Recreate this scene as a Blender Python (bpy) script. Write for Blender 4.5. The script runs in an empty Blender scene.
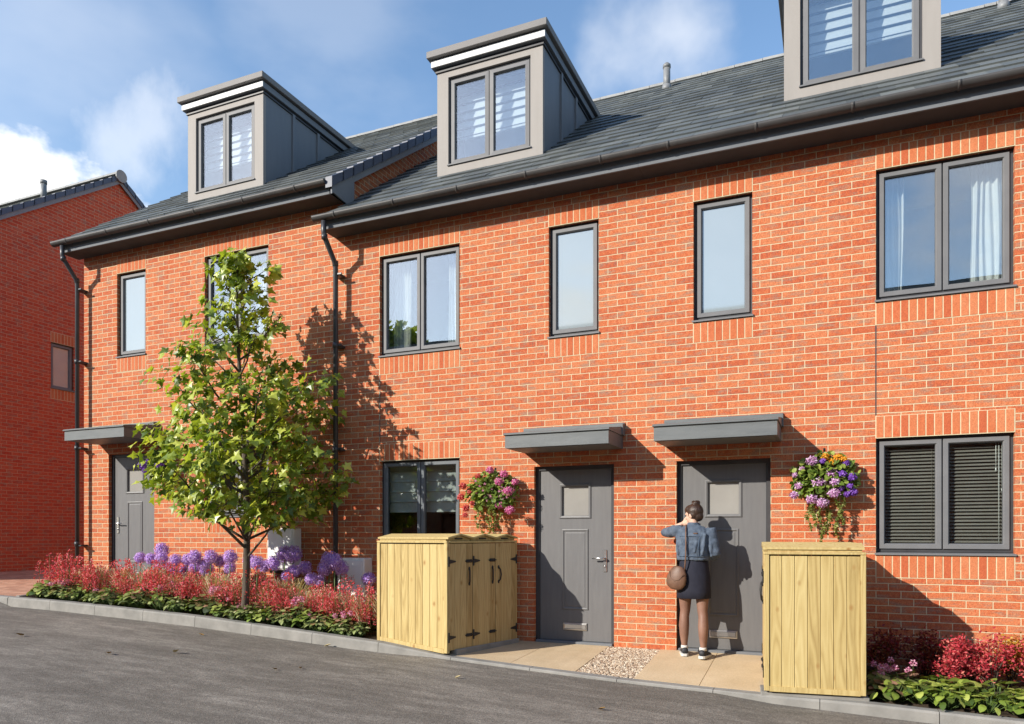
import bpy, bmesh, math, random
from mathutils import Vector, Matrix, noise
random.seed(7)
SC = bpy.context.scene
COL = SC.collection
R = math.radians
STEP = 0.46                      # the left house stands this much higher up the hill

# ------------------------------------------------------------------ materials
def new_mat(name):
    m = bpy.data.materials.new(name); m.use_nodes = True
    nt = m.node_tree; b = nt.nodes['Principled BSDF']
    return m, nt, b
def N(nt, t, **kw):
    n = nt.nodes.new('ShaderNode' + t)
    for k, v in kw.items(): setattr(n, k, v)
    return n
def L(nt, a, b): nt.links.new(a, b)
def ramp(nt, fac, stops, interp='LINEAR'):
    n = N(nt, 'ValToRGB'); e = n.color_ramp; e.interpolation = interp
    while len(e.elements) < len(stops): e.elements.new(0.5)
    for el, (p, c) in zip(e.elements, stops): el.position = p; el.color = (*c, 1)
    L(nt, fac, n.inputs[0]); return n.outputs[0]
def mixc(nt, fac, a, b, mode='MIX'):
    n = N(nt, 'Mix', data_type='RGBA', blend_type=mode)
    for sock, v in ((n.inputs[0], fac), (n.inputs[6], a), (n.inputs[7], b)):
        if hasattr(v, 'is_linked'): L(nt, v, sock)
        elif isinstance(v, tuple): sock.default_value = (*v, 1)
        else: sock.default_value = v
    return n.outputs[2]
def math_n(nt, op, a, b=None, c=None, clamp=False):
    n = N(nt, 'Math', operation=op); n.use_clamp = clamp
    for i, v in enumerate((a, b, c)):
        if v is None: continue
        if hasattr(v, 'is_linked'): L(nt, v, n.inputs[i])
        else: n.inputs[i].default_value = v
    return n.outputs[0]
def noise_n(nt, vec, scale, detail=3, rough=.55):
    n = N(nt, 'TexNoise'); n.inputs['Scale'].default_value = scale
    n.inputs['Detail'].default_value = detail; n.inputs['Roughness'].default_value = rough
    if vec is not None: L(nt, vec, n.inputs['Vector'])
    return n.outputs[0]
def pos_n(nt): return N(nt, 'NewGeometry').outputs['Position']
def scale_v(nt, vec, s):
    n = N(nt, 'VectorMath', operation='MULTIPLY'); L(nt, vec, n.inputs[0]); n.inputs[1].default_value = s
    return n.outputs[0]
def bump(nt, b, h, dist, strength=1.0):
    n = N(nt, 'Bump'); n.inputs['Distance'].default_value = dist; n.inputs['Strength'].default_value = strength
    L(nt, h, n.inputs['Height']); L(nt, n.outputs[0], b.inputs['Normal'])

BRICK = [(0.0, (.29, .098, .06)), (.2, (.41, .088, .036)), (.5, (.475, .134, .053)),
         (.8, (.515, .186, .084)), (1.0, (.46, .10, .036))]
RED_SHADED = [(0.0, (.30, .05, .034)), (.2, (.42, .058, .028)), (.5, (.49, .072, .032)), (.8, (.52, .10, .045)), (1.0, (.45, .06, .025))]  # brick stops with the saturated red of the shaded gable put in
MORTAR = (.64, .53, .345)
def brick_mat(name, stops=BRICK, mortar=MORTAR):
    m, nt, b = new_mat(name)
    g = N(nt, 'NewGeometry'); p = N(nt, 'SeparateXYZ'); L(nt, g.outputs['Position'], p.inputs[0])
    nr = N(nt, 'SeparateXYZ'); L(nt, g.outputs['True Normal'], nr.inputs[0])
    side = math_n(nt, 'GREATER_THAN', math_n(nt, 'ABSOLUTE', nr.outputs[0]), .5)
    u = math_n(nt, 'ADD', math_n(nt, 'MULTIPLY', p.outputs[0], math_n(nt, 'SUBTRACT', 1.0, side)),
               math_n(nt, 'MULTIPLY', p.outputs[1], side))
    u = math_n(nt, 'ADD', u, 90.05); v = math_n(nt, 'ADD', p.outputs[2], 30.0 + .0175)
    c = N(nt, 'CombineXYZ'); L(nt, u, c.inputs[0]); L(nt, v, c.inputs[1])
    # a little wander so that the joints are not ruled lines
    wob = N(nt, 'TexNoise'); wob.inputs['Scale'].default_value = 9; L(nt, c.outputs[0], wob.inputs['Vector'])
    wv = N(nt, 'VectorMath', operation='MULTIPLY_ADD'); L(nt, wob.outputs['Color'], wv.inputs[0])
    wv.inputs[1].default_value = (.006, .006, 0); L(nt, c.outputs[0], wv.inputs[2])
    t = N(nt, 'TexBrick'); L(nt, wv.outputs[0], t.inputs['Vector'])
    t.inputs['Scale'].default_value = 1; t.inputs['Mortar Size'].default_value = .0044
    t.inputs['Mortar Smooth'].default_value = .25; t.inputs['Brick Width'].default_value = .225
    t.inputs['Row Height'].default_value = .075; t.inputs['Bias'].default_value = 0
    t.inputs['Color1'].default_value = (0, 0, 0, 1); t.inputs['Color2'].default_value = (1, 1, 1, 1); t.inputs['Mortar'].default_value = (.5, .5, .5, 1)
    # random value of a brick, shaken by patches so that single bricks are not flat
    n1 = noise_n(nt, scale_v(nt, c.outputs[0], (34, 16, 1)), 1, 5, .65)
    n2 = noise_n(nt, c.outputs[0], 1.6, 4)
    rv = math_n(nt, 'ADD', math_n(nt, 'MULTIPLY_ADD', t.outputs['Color'], .50, .25), math_n(nt, 'MULTIPLY', math_n(nt, 'SUBTRACT', n1, .5), 1.5))
    rv = math_n(nt, 'ADD', rv, math_n(nt, 'MULTIPLY', math_n(nt, 'SUBTRACT', n2, .5), .5), clamp=True)
    bc = ramp(nt, rv, stops)
    # grey smudges on some bricks
    sm = ramp(nt, noise_n(nt, scale_v(nt, c.outputs[0], (5.2, 17, 1)), 1, 5, .68), [(.50, (0, 0, 0)), (.66, (.78, .78, .78))])
    bc = mixc(nt, sm, bc, (.27, .18, .13))
    sp = noise_n(nt, scale_v(nt, c.outputs[0], (1.6, 1, 1)), 62, 3, .7)
    bc = mixc(nt, .6, bc, ramp(nt, sp, [(.3, (.2, .2, .2)), (.7, (.8, .8, .8))]), 'OVERLAY')
    mc = mixc(nt, noise_n(nt, c.outputs[0], 7, 4), tuple(x * .78 for x in mortar), tuple(min(1, x * 1.12) for x in mortar))
    L(nt, mixc(nt, t.outputs['Fac'], bc, mc), b.inputs['Base Color'])
    b.inputs['Roughness'].default_value = .88; b.inputs['Specular IOR Level'].default_value = .25
    h = math_n(nt, 'SUBTRACT', math_n(nt, 'MULTIPLY', noise_n(nt, c.outputs[0], 60, 4), .35), t.outputs['Fac'])
    bump(nt, b, h, .006, .8)
    return m
def island_brick_mat():
    m, nt, b = new_mat('soldier_brick')
    rnd = N(nt, 'NewGeometry').outputs['Random Per Island']; p = pos_n(nt)
    rv = math_n(nt, 'ADD', math_n(nt, 'MULTIPLY_ADD', rnd, .72, .22), math_n(nt, 'MULTIPLY', math_n(nt, 'SUBTRACT', noise_n(nt, scale_v(nt, p, (34, 34, 14)), 1, 4), .5), .4), clamp=True)
    bc = ramp(nt, rv, BRICK)
    bc = mixc(nt, .28, bc, ramp(nt, noise_n(nt, p, 120, 2), [(.3, (.2, .2, .2)), (.7, (.8, .8, .8))]), 'OVERLAY')
    L(nt, bc, b.inputs['Base Color']); b.inputs['Roughness'].default_value = .88; b.inputs['Specular IOR Level'].default_value = .25
    bump(nt, b, noise_n(nt, p, 60, 4), .003, .6)
    return m
def noisy(name, c1, c2, scale=8, rough=.6, bumpd=0, bscale=60, stretch=(1, 1, 1), spec=.4, metal=0, detail=4):
    m, nt, b = new_mat(name); p = scale_v(nt, pos_n(nt), stretch)
    L(nt, mixc(nt, ramp(nt, noise_n(nt, p, scale, detail), [(.3, (0, 0, 0)), (.7, (1, 1, 1))]), c1, c2), b.inputs['Base Color'])
    b.inputs['Roughness'].default_value = rough; b.inputs['Specular IOR Level'].default_value = spec; b.inputs['Metallic'].default_value = metal
    if bumpd: bump(nt, b, noise_n(nt, p, bscale, 4), bumpd)
    return m
def island(name, stops, rough=.6, trans=0, spec=.3, nscale=0, namp=.3, stretch=(1, 1, 1), bumpd=0):
    """colour picked per loose piece (leaf, slate, board), with optional noise inside the piece"""
    m, nt, b = new_mat(name)
    r = N(nt, 'NewGeometry').outputs['Random Per Island']
    if nscale:
        n = noise_n(nt, scale_v(nt, pos_n(nt), stretch), nscale, 4)
        r = math_n(nt, 'ADD', r, math_n(nt, 'MULTIPLY', math_n(nt, 'SUBTRACT', n, .5), namp), clamp=True)
        if bumpd: bump(nt, b, n, bumpd)
    c = ramp(nt, r, stops); L(nt, c, b.inputs['Base Color'])
    b.inputs['Roughness'].default_value = rough; b.inputs['Specular IOR Level'].default_value = spec
    if trans:
        t = N(nt, 'BsdfTranslucent'); L(nt, mixc(nt, 1.0, c, (1.0, 1.0, .45), 'MULTIPLY'), t.inputs['Color'])
        mx = N(nt, 'MixShader'); mx.inputs[0].default_value = trans
        L(nt, b.outputs[0], mx.inputs[1]); L(nt, t.outputs[0], mx.inputs[2])
        L(nt, mx.outputs[0], nt.nodes['Material Output'].inputs[0])
    return m
def wood_mat(name, stops):
    m, nt, b = new_mat(name)
    r = N(nt, 'NewGeometry').outputs['Random Per Island']; tc = N(nt, 'TexCoord').outputs['Object']
    off = N(nt, 'VectorMath', operation='ADD'); L(nt, tc, off.inputs[0])
    cx = N(nt, 'CombineXYZ'); L(nt, math_n(nt, 'MULTIPLY', r, 37.0), cx.inputs[0]); L(nt, math_n(nt, 'MULTIPLY', r, 19.0), cx.inputs[2]); L(nt, cx.outputs[0], off.inputs[1])
    p = scale_v(nt, off.outputs[0], (1, 1, .09))
    w = N(nt, 'TexNoise'); w.inputs['Scale'].default_value = 3.5; w.inputs['Detail'].default_value = 2; L(nt, p, w.inputs['Vector'])
    rings = math_n(nt, 'FRACT', math_n(nt, 'MULTIPLY', w.outputs[0], 22.0))
    rings = math_n(nt, 'ABSOLUTE', math_n(nt, 'SUBTRACT', rings, .5))
    fine = noise_n(nt, p, 70, 3)
    v = math_n(nt, 'ADD', math_n(nt, 'MULTIPLY', rings, .7), math_n(nt, 'MULTIPLY', fine, .4))
    v = math_n(nt, 'ADD', v, math_n(nt, 'MULTIPLY', math_n(nt, 'SUBTRACT', r, .5), .38), clamp=True)
    c = ramp(nt, v, stops)
    # knots
    vo = N(nt, 'TexVoronoi'); vo.inputs['Scale'].default_value = 5.5; vo.inputs['Randomness'].default_value = 1
    L(nt, scale_v(nt, off.outputs[0], (1.25, 1.25, .8)), vo.inputs['Vector'])
    kn = ramp(nt, vo.outputs['Distance'], [(.05, (1, 1, 1)), (.10, (.5, .5, .5)), (.17, (0, 0, 0))])
    L(nt, mixc(nt, kn, c, (.33, .19, .065)), b.inputs['Base Color'])
    b.inputs['Roughness'].default_value = .62; b.inputs['Specular IOR Level'].default_value = .25
    bump(nt, b, v, .0015, .6)
    return m
def glass_mat(name, tint=(.9, .95, .97), refl=.2, ior=1.6):
    m, nt, b = new_mat(name)
    nt.nodes.remove(b)
    t = N(nt, 'BsdfTransparent'); t.inputs[0].default_value = (*tint, 1)
    g = N(nt, 'BsdfGlossy'); g.inputs['Roughness'].default_value = .0; g.inputs[0].default_value = (.97, .98, 1, 1)
    f = N(nt, 'LayerWeight'); f.inputs[0].default_value = .5       # Schlick: the same from both faces of the pane
    mx = N(nt, 'MixShader'); L(nt, math_n(nt, 'MULTIPLY_ADD', math_n(nt, 'POWER', f.outputs['Facing'], 5.0), 1 - refl, refl), mx.inputs[0])
    L(nt, t.outputs[0], mx.inputs[1]); L(nt, g.outputs[0], mx.inputs[2]); L(nt, mx.outputs[0], nt.nodes['Material Output'].inputs[0])
    # old panes are never quite flat
    n = N(nt, 'Bump'); n.inputs['Distance'].default_value = .0016; n.inputs['Strength'].default_value = .35
    L(nt, noise_n(nt, pos_n(nt), 1.7, 1), n.inputs['Height']); L(nt, n.outputs[0], g.inputs['Normal'])
    return m

M = {}
M['brick'] = brick_mat('red_brick')
M['red_brick'] = brick_mat('shaded_red_brick', RED_SHADED, (.60, .36, .22))  # gable brick and mortar, reddened to paint the look of shade
M['soldier'] = island_brick_mat()
M['mortar'] = noisy('mortar', tuple(x * .8 for x in MORTAR), MORTAR, 20, .9, .002, spec=.2)
M['slate'] = island('roof_slate', [(0, (.062, .07, .072)), (.4, (.086, .095, .095)), (.75, (.108, .118, .116)), (1, (.135, .144, .138))], .55, 0, .4, 9, .5, (1, 1, 1), .003)
M['ridge'] = noisy('ridge_tile', (.24, .24, .235), (.31, .31, .30), 6, .7, .002)
M['verge'] = noisy('verge_cap', (.055, .068, .105), (.07, .083, .12), 9, .5)
M['gutter'] = noisy('gutter_pvc', (.05, .048, .048), (.072, .068, .066), 5, .55, 0, spec=.4)
M['pipe'] = noisy('pipe_pvc', (.032, .034, .038), (.045, .046, .05), 5, .4, spec=.5)
M['fascia'] = noisy('fascia_board', (.14, .15, .165), (.165, .175, .19), 4, .75, spec=.2, stretch=(1, 6, 6))
M['soffit'] = noisy('soffit_board', (.06, .06, .062), (.075, .075, .078), 4, .75, spec=.2)
M['barge'] = noisy('bargeboard', (.19, .195, .21), (.22, .225, .24), 4, .7, spec=.2)
M['frame'] = noisy('window_frame_grey', (.135, .136, .142), (.158, .158, .163), 6, .6, .0004, 200)
M['frame_dark'] = noisy('window_gasket', (.035, .036, .04), (.05, .05, .055), 6, .5)
M['sash_dark'] = noisy('sash_slate_blue', (.10, .115, .13), (.12, .135, .15), 6, .4)
M['door'] = noisy('door_grey', (.128, .127, .13), (.148, .146, .148), 5, .42, .0006, 90, (5, 5, .6))
M['canopy'] = noisy('canopy_grey', (.105, .115, .12), (.135, .145, .148), 7, .5, .0012, 40, (.5, 3, 3))
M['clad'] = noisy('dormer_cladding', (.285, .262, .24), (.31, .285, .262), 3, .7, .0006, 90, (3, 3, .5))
M['clad_shaded'] = noisy('dormer_shaded_cladding', (.155, .165, .18), (.175, .185, .20), 3, .5, .0006, 90, (3, 3, .5))  # cladding again, darker and bluer: shade painted into the dormer sides
M['clad_roof'] = noisy('dormer_roof_edge', (.175, .165, .16), (.20, .188, .18), 3, .65)
M['trim'] = noisy('sunlit_trim', (.60, .60, .59), (.66, .66, .65), 4, .5)  # pale colour paints the bright reflection along the dormer's front fascia
M['metal'] = noisy('brushed_steel', (.55, .55, .55), (.65, .65, .65), 60, .28, stretch=(1, 1, 12), metal=1)
M['vent'] = noisy('vent_pipe_grey', (.17, .175, .18), (.22, .225, .23), 12, .5)
M['glass'] = glass_mat('window_glass', (.88, .92, .93), .20)
M['glass_low'] = glass_mat('ground_floor_glass', (.9, .93, .92), .04)
M['white'] = noisy('white_plastic', (.74, .745, .75), (.8, .8, .8), 5, .4)
M['room'] = noisy('room_plaster', (.24, .25, .26), (.3, .3, .3), 3, .9)
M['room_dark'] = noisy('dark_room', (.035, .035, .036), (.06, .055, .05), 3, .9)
M['blind'] = noisy('blind_white', (.78, .78, .76), (.84, .84, .82), 5, .6)
M['slat'] = noisy('blind_slat', (.15, .135, .12), (.19, .172, .155), 5, .5)
M['curtain'] = noisy('curtain_cloth', (.72, .70, .64), (.8, .78, .72), 8, .9, .001, 300)
M['black'] = noisy('black_iron', (.012, .012, .013), (.022, .022, .022), 30, .5)
M['wood'] = wood_mat('treated_pine', [(.0, (.32, .22, .08)), (.35, (.47, .35, .145)), (.7, (.55, .43, .195)), (1, (.61, .50, .26))])
M['wood_door'] = wood_mat('treated_pine_door', [(.0, (.29, .185, .07)), (.35, (.43, .295, .125)), (.7, (.51, .37, .17)), (1, (.56, .425, .21))])
M['concrete'] = noisy('kerb_concrete', (.19, .183, .168), (.285, .272, .25), 5, .85, .002, 90, detail=6)
M['soil'] = noisy('soil', (.035, .022, .014), (.075, .05, .032), 14, .95, .02, 25)
M['bark'] = noisy('bark', (.055, .042, .032), (.13, .105, .08), 14, .9, .006, 30, (1, 1, .3))
M['leaf'] = island('maple_leaf', [(0, (.075, .125, .014)), (.4, (.20, .28, .028)), (.75, (.42, .50, .055)), (1, (.62, .65, .13))], .36, .38, .55)
def frosted():
    m, nt, b = new_mat('frosted_glass')
    L(nt, mixc(nt, noise_n(nt, pos_n(nt), 2, 2), (.26, .305, .325), (.30, .345, .365)), b.inputs['Base Color'])
    b.inputs['Roughness'].default_value = .03; b.inputs['IOR'].default_value = 2.4
    return m
M['frosted'] = frosted()
M['door_glass'] = noisy('obscured_door_glass', (.27, .26, .245), (.31, .30, .28), 3, .15, spec=.6)

# ------------------------------------------------------------------ mesh builder
W = {}                           # world matrix of every parented root (kept by hand)
class MB:
    def __init__(s): s.v = []; s.f = []; s.sm = []; s.mi = []; s.X = None; s.cur = 0
    def add(s, verts, faces, smooth=False):
        o = len(s.v)
        if s.X is not None: verts = [s.X @ Vector(p) for p in verts]
        s.v += [tuple(p) for p in verts]
        for f in faces: s.f.append([i + o for i in f]); s.sm.append(smooth); s.mi.append(s.cur)
    def box(s, x0, x1, y0, y1, z0, z1):
        s.add([(x0, y0, z0), (x1, y0, z0), (x1, y1, z0), (x0, y1, z0), (x0, y0, z1), (x1, y0, z1), (x1, y1, z1), (x0, y1, z1)],
              [(3, 2, 1, 0), (4, 5, 6, 7), (0, 1, 5, 4), (1, 2, 6, 5), (2, 3, 7, 6), (3, 0, 4, 7)])
    def bbox(s, x0, x1, y0, y1, z0, z1, b=.004):
        """box with all edges chamfered by b"""
        if x1 < x0: x0, x1 = x1, x0
        if y1 < y0: y0, y1 = y1, y0
        if z1 < z0: z0, z1 = z1, z0
        b = min(b, (x1 - x0) * .45, (y1 - y0) * .45, (z1 - z0) * .45)
        bm = bmesh.new(); bmesh.ops.create_cube(bm, size=1)
        for v in bm.verts: v.co = Vector((x0 if v.co.x < 0 else x1, y0 if v.co.y < 0 else y1, z0 if v.co.z < 0 else z1))
        bmesh.ops.bevel(bm, geom=bm.edges[:], offset=b, segments=1, affect='EDGES')
        s.take(bm)
    def take(s, bm, smooth=False):
        bm.verts.index_update()
        s.add([v.co.copy() for v in bm.verts], [[v.index for v in f.verts] for f in bm.faces], smooth); bm.free()
    def prism(s, poly, a0, a1, axis='x'):
        """poly = list of two coordinates, swept along axis from a0 to a1"""
        n = len(poly)
        mk = {'x': lambda p, a: (a, p[0], p[1]), 'y': lambda p, a: (p[0], a, p[1]), 'z': lambda p, a: (p[0], p[1], a)}[axis]
        s.add([mk(p, a0) for p in poly] + [mk(p, a1) for p in poly],
              [list(range(n))[::-1], list(range(n, 2 * n))] + [(i, (i + 1) % n, n + (i + 1) % n, n + i) for i in range(n)])
    def ringframe(s, x0, x1, z0, z1, prof):
        """profile [(inset, y)...] swept round an upright rectangle with mitred corners"""
        V = []
        for d, y in prof: V += [(x0 + d, y, z0 + d), (x1 - d, y, z0 + d), (x1 - d, y, z1 - d), (x0 + d, y, z1 - d)]
        F = []
        for k in range(len(prof) - 1):
            for i in range(4):
                j = (i + 1) % 4; F.append((4 * k + i, 4 * k + j, 4 * k + 4 + j, 4 * k + 4 + i))
        s.add(V, F)
    def tube(s, pts, rad, n=8, cap=True, smooth=True):
        pts = [Vector(p) for p in pts]; k = len(pts)
        rads = rad if isinstance(rad, (list, tuple)) else [rad] * k
        V = []; ref = None
        for i, p in enumerate(pts):
            d = (pts[min(i + 1, k - 1)] - pts[max(i - 1, 0)]).normalized()
            if ref is None: ref = d.orthogonal().normalized()
            a = (ref - d * ref.dot(d))
            a = a.normalized() if a.length > 1e-6 else d.orthogonal().normalized()
            ref = a; b = d.cross(a)
            for j in range(n):
                t = 2 * math.pi * j / n; V.append(p + (a * math.cos(t) + b * math.sin(t)) * rads[i])
        F = [(i * n + j, i * n + (j + 1) % n, (i + 1) * n + (j + 1) % n, (i + 1) * n + j) for i in range(k - 1) for j in range(n)]
        if cap: F += [list(range(n))[::-1], list(range((k - 1) * n, k * n))]
        s.add(V, F, smooth)
    def loft(s, rings, cap=True, smooth=True):
        """rings: equal length lists of points"""
        n = len(rings[0]); V = [p for r in rings for p in r]
        F = [(i * n + j, i * n + (j + 1) % n, (i + 1) * n + (j + 1) % n, (i + 1) * n + j) for i in range(len(rings) - 1) for j in range(n)]
        if cap: F += [list(range(n))[::-1], list(range((len(rings) - 1) * n, len(rings) * n))]
        s.add(V, F, smooth)
    def ell(s, c, r, seg=12, rings=8, M3=None, smooth=True):
        V = []; F = []
        for i in range(rings + 1):
            t = math.pi * i / rings
            for j in range(seg):
                a = 2 * math.pi * j / seg
                p = Vector((r[0] * math.sin(t) * math.cos(a), r[1] * math.sin(t) * math.sin(a), r[2] * math.cos(t)))
                if M3 is not None: p = M3 @ p
                V.append(p + Vector(c))
        for i in range(rings):
            for j in range(seg): F.append((i * seg + j, (i + 1) * seg + j, (i + 1) * seg + (j + 1) % seg, i * seg + (j + 1) % seg))
        s.add(V, F, smooth)
    def build(s, name, mat, parent=None, fix=False):
        vs = [Vector(p) for p in s.v]
        me = bpy.data.meshes.new(name); o = bpy.data.objects.new(name, me); COL.objects.link(o)
        if parent is not None:
            inv = W[parent.as_pointer()].inverted(); vs = [inv @ p for p in vs]
            o.parent = parent; W[o.as_pointer()] = W[parent.as_pointer()].copy()
        else:
            lo = [min(p[i] for p in vs) for i in range(3)]; hi = [max(p[i] for p in vs) for i in range(3)]
            c = Vector(((lo[0] + hi[0]) / 2, (lo[1] + hi[1]) / 2, lo[2])); vs = [p - c for p in vs]
            o.location = c; W[o.as_pointer()] = Matrix.Translation(c)
        me.from_pydata(vs, [], s.f); me.validate(clean_customdata=False)
        me.polygons.foreach_set('use_smooth', s.sm[:len(me.polygons)] if len(me.polygons) == len(s.sm) else [False] * len(me.polygons))
        mats = mat if isinstance(mat, (list, tuple)) else [mat]
        for m in mats: me.materials.append(M[m] if isinstance(m, str) else m)
        if len(mats) > 1 and len(me.polygons) == len(s.mi): me.polygons.foreach_set('material_index', s.mi)
        if fix:
            bm = bmesh.new(); bm.from_mesh(me); bmesh.ops.recalc_face_normals(bm, faces=bm.faces); bm.to_mesh(me); bm.free()
        me.update(); return o
def tag(o, label=None, cat=None, group=None, kind=None):
    if label: o['label'] = label
    if cat: o['category'] = cat
    if group: o['group'] = group
    if kind: o['kind'] = kind
    return o
def thing(name, label, cat, loc=(0, 0, 0), group=None):
    o = bpy.data.objects.new(name, None); COL.objects.link(o); o.location = loc; o.empty_display_size = .2
    W[o.as_pointer()] = Matrix.Translation(loc); return tag(o, label, cat, group)
def dup(root, loc, rz=0, sc=1.0, label=None, group=None):
    def cp(o, par):
        c = o.copy(); COL.objects.link(c); c.parent = par
        for ch in o.children: cp(ch, c)
        return c
    kids = list(root.children); c = root.copy(); COL.objects.link(c)
    for k in kids: cp(k, c)
    c.location = loc; c.rotation_euler = (0, 0, rz); c.scale = (sc, sc, sc)
    if label: c['label'] = label
    if group: c['group'] = group
    return c
def interp(x, tab):
    if x <= tab[0][0]: return tab[0][1]
    for (a, fa), (b, fb) in zip(tab, tab[1:]):
        if x <= b: return fa + (fb - fa) * (x - a) / (b - a)
    return tab[-1][1]
def rnd(a, b): return random.uniform(a, b)

# the photograph's camera, used to turn a measured pixel into a spot on a known surface
CF, CTH, CH, CD, CZ = 743.0, R(23.4), 534.5, 8.4, 1.30
_s, _c = math.sin(CTH), math.cos(CTH)
def atY(u, v, y=0.):
    a = (u - 512) / CF; d = (CD + y) / (a * _s + _c); return Vector((d * (a * _c - _s), y, CZ + (CH - v) / CF * d))
# ------------------------------------------------------------------ the lie of the land
ZT = [(-40, 1.55), (-16, .50), (-11.09, .385), (-9.96, .36), (-7.5, .268), (-5.78, .16), (-4.69, .09), (-3.81, -.016), (-2.85, -.066),
      (-1.9, -.112), (-1.14, -.135), (-.61, -.145), (.286, -.152), (1.39, -.193), (6, -.40), (30, -1.3)]
ZW = [(-40, 1.5), (-16, .50), (-11.3, .40), (-7, .24), (-6.2, .16), (-5, .09), (-3.85, .0), (-.6, .0), (.3, -.02), (2, -.1), (6, -.3), (30, -1.2)]
UP = [(-11.3, .03), (-11.0, .135), (-7.5, .135), (-4.7, .115), (-3.9, .028), (-.75, .028), (-.55, .07), (.3, .10), (30, .10)]
def z_kerb(x): return interp(x, ZT)
def z_wall(x): return interp(x, ZW)
def z_road(x): return z_kerb(x) - interp(x, UP)
YK = -1.35
def z_front(x, y):                # the strip between kerb and house
    t = max(0, min(1, (y - (YK + .1)) / (0 - YK - .1))); return z_kerb(x) * (1 - t) + z_wall(x) * t

def road_mat():
    m, nt, b = new_mat('asphalt'); p = pos_n(nt)
    big = noise_n(nt, scale_v(nt, p, (.35, 1.5, 1)), .9, 5, .6)
    mid = noise_n(nt, scale_v(nt, p, (.8, 2.6, 1)), 3.2, 6, .68)
    fine = noise_n(nt, p, 130, 3, .7); grain = noise_n(nt, p, 46, 4, .75)
    v = math_n(nt, 'ADD', math_n(nt, 'MULTIPLY', big, .5), math_n(nt, 'MULTIPLY', mid, .5))
    c = ramp(nt, v, [(.36, (.130, .116, .098)), (.48, (.168, .150, .128)), (.58, (.235, .212, .182)), (.68, (.325, .295, .255))])
    vo = N(nt, 'TexVoronoi'); vo.inputs['Scale'].default_value = 95; L(nt, p, vo.inputs['Vector'])
    st = ramp(nt, vo.outputs['Color'], [(.2, (.24, .24, .24)), (.9, (.76, .75, .73))])
    c = mixc(nt, .5, c, st, 'OVERLAY')
    c = mixc(nt, .45, c, ramp(nt, grain, [(.3, (.22, .22, .22)), (.7, (.78, .78, .78))]), 'OVERLAY')
    L(nt, c, b.inputs['Base Color']); b.inputs['Roughness'].default_value = .8; b.inputs['Specular IOR Level'].default_value = .3
    bump(nt, b, math_n(nt, 'ADD', vo.outputs['Distance'], fine), .004, .7); return m
M['road'] = road_mat()
def slab_mat():
    m, nt, b = new_mat('buff_paving'); p = pos_n(nt)
    c = mixc(nt, ramp(nt, noise_n(nt, p, 2.4, 5), [(.3, (0, 0, 0)), (.7, (1, 1, 1))]), (.47, .35, .21), (.56, .43, .275))
    c = mixc(nt, .22, c, ramp(nt, noise_n(nt, p, 70, 3), [(.3, (.25, .25, .25)), (.7, (.75, .75, .75))]), 'OVERLAY')
    L(nt, c, b.inputs['Base Color']); b.inputs['Roughness'].default_value = .85; bump(nt, b, noise_n(nt, p, 90, 3), .002, .5); return m
M['slab'] = slab_mat()
def paver_mat():
    m, nt, b = new_mat('block_paving'); p = pos_n(nt)
    t = N(nt, 'TexBrick'); sp = N(nt, 'VectorMath', operation='ADD'); L(nt, p, sp.inputs[0]); sp.inputs[1].default_value = (80, 80, 0); L(nt, sp.outputs[0], t.inputs['Vector'])
    t.inputs['Scale'].default_value = 1; t.inputs['Mortar Size'].default_value = .004; t.inputs['Brick Width'].default_value = .2; t.inputs['Row Height'].default_value = .1
    t.inputs['Color1'].default_value = (.40, .185, .11, 1); t.inputs['Color2'].default_value = (.56, .31, .20, 1); t.inputs['Mortar'].default_value = (.15, .10, .07, 1)
    c = mixc(nt, .3, t.outputs['Color'], ramp(nt, noise_n(nt, p, 5, 5), [(.3, (.25, .25, .25)), (.7, (.75, .75, .75))]), 'OVERLAY')
    L(nt, c, b.inputs['Base Color']); b.inputs['Roughness'].default_value = .85
    bump(nt, b, math_n(nt, 'SUBTRACT', 1.0, t.outputs['Fac']), .004, .6); return m
M['paver'] = paver_mat()

def sheet(name, xs, ys, zf, mat, kind='structure'):
    b = MB(); n = len(xs)
    b.add([(x, y, zf(x, y)) for y in ys for x in xs],
          [(j * n + i, j * n + i + 1, (j + 1) * n + i + 1, (j + 1) * n + i) for j in range(len(ys) - 1) for i in range(n - 1)], True)
    return tag(b.build(name, mat), kind=kind)
def fr(a, b, step):
    n = max(1, round((b - a) / step)); return [a + (b - a) * i / n for i in range(n + 1)]
xs_road = [-60, -45, -30, -20] + fr(-16, 8, .5) + [12, 20, 30, 45]
sheet('road', xs_road, [-9.4, -7, -5, -3, -2, YK - .006], lambda x, y: z_road(x), 'road')
M['field'] = noisy('ground_earth', (.10, .09, .07), (.16, .14, .11), .3, .95)
sheet('ground', [-600, -60, -30, -16, -5, 8, 30, 60, 600], [-600, -60, -9.5, -1.3, 12, 60, 600], lambda x, y: z_road(max(-38, min(28, x))) - .28, 'field')
M['flags'] = noisy('far_pavement', (.22, .215, .21), (.3, .29, .28), 3, .9, .002)
sheet('pavement', xs_road, [-12.5, -9.41], lambda x, y: z_road(x) + .09, 'flags')

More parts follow.
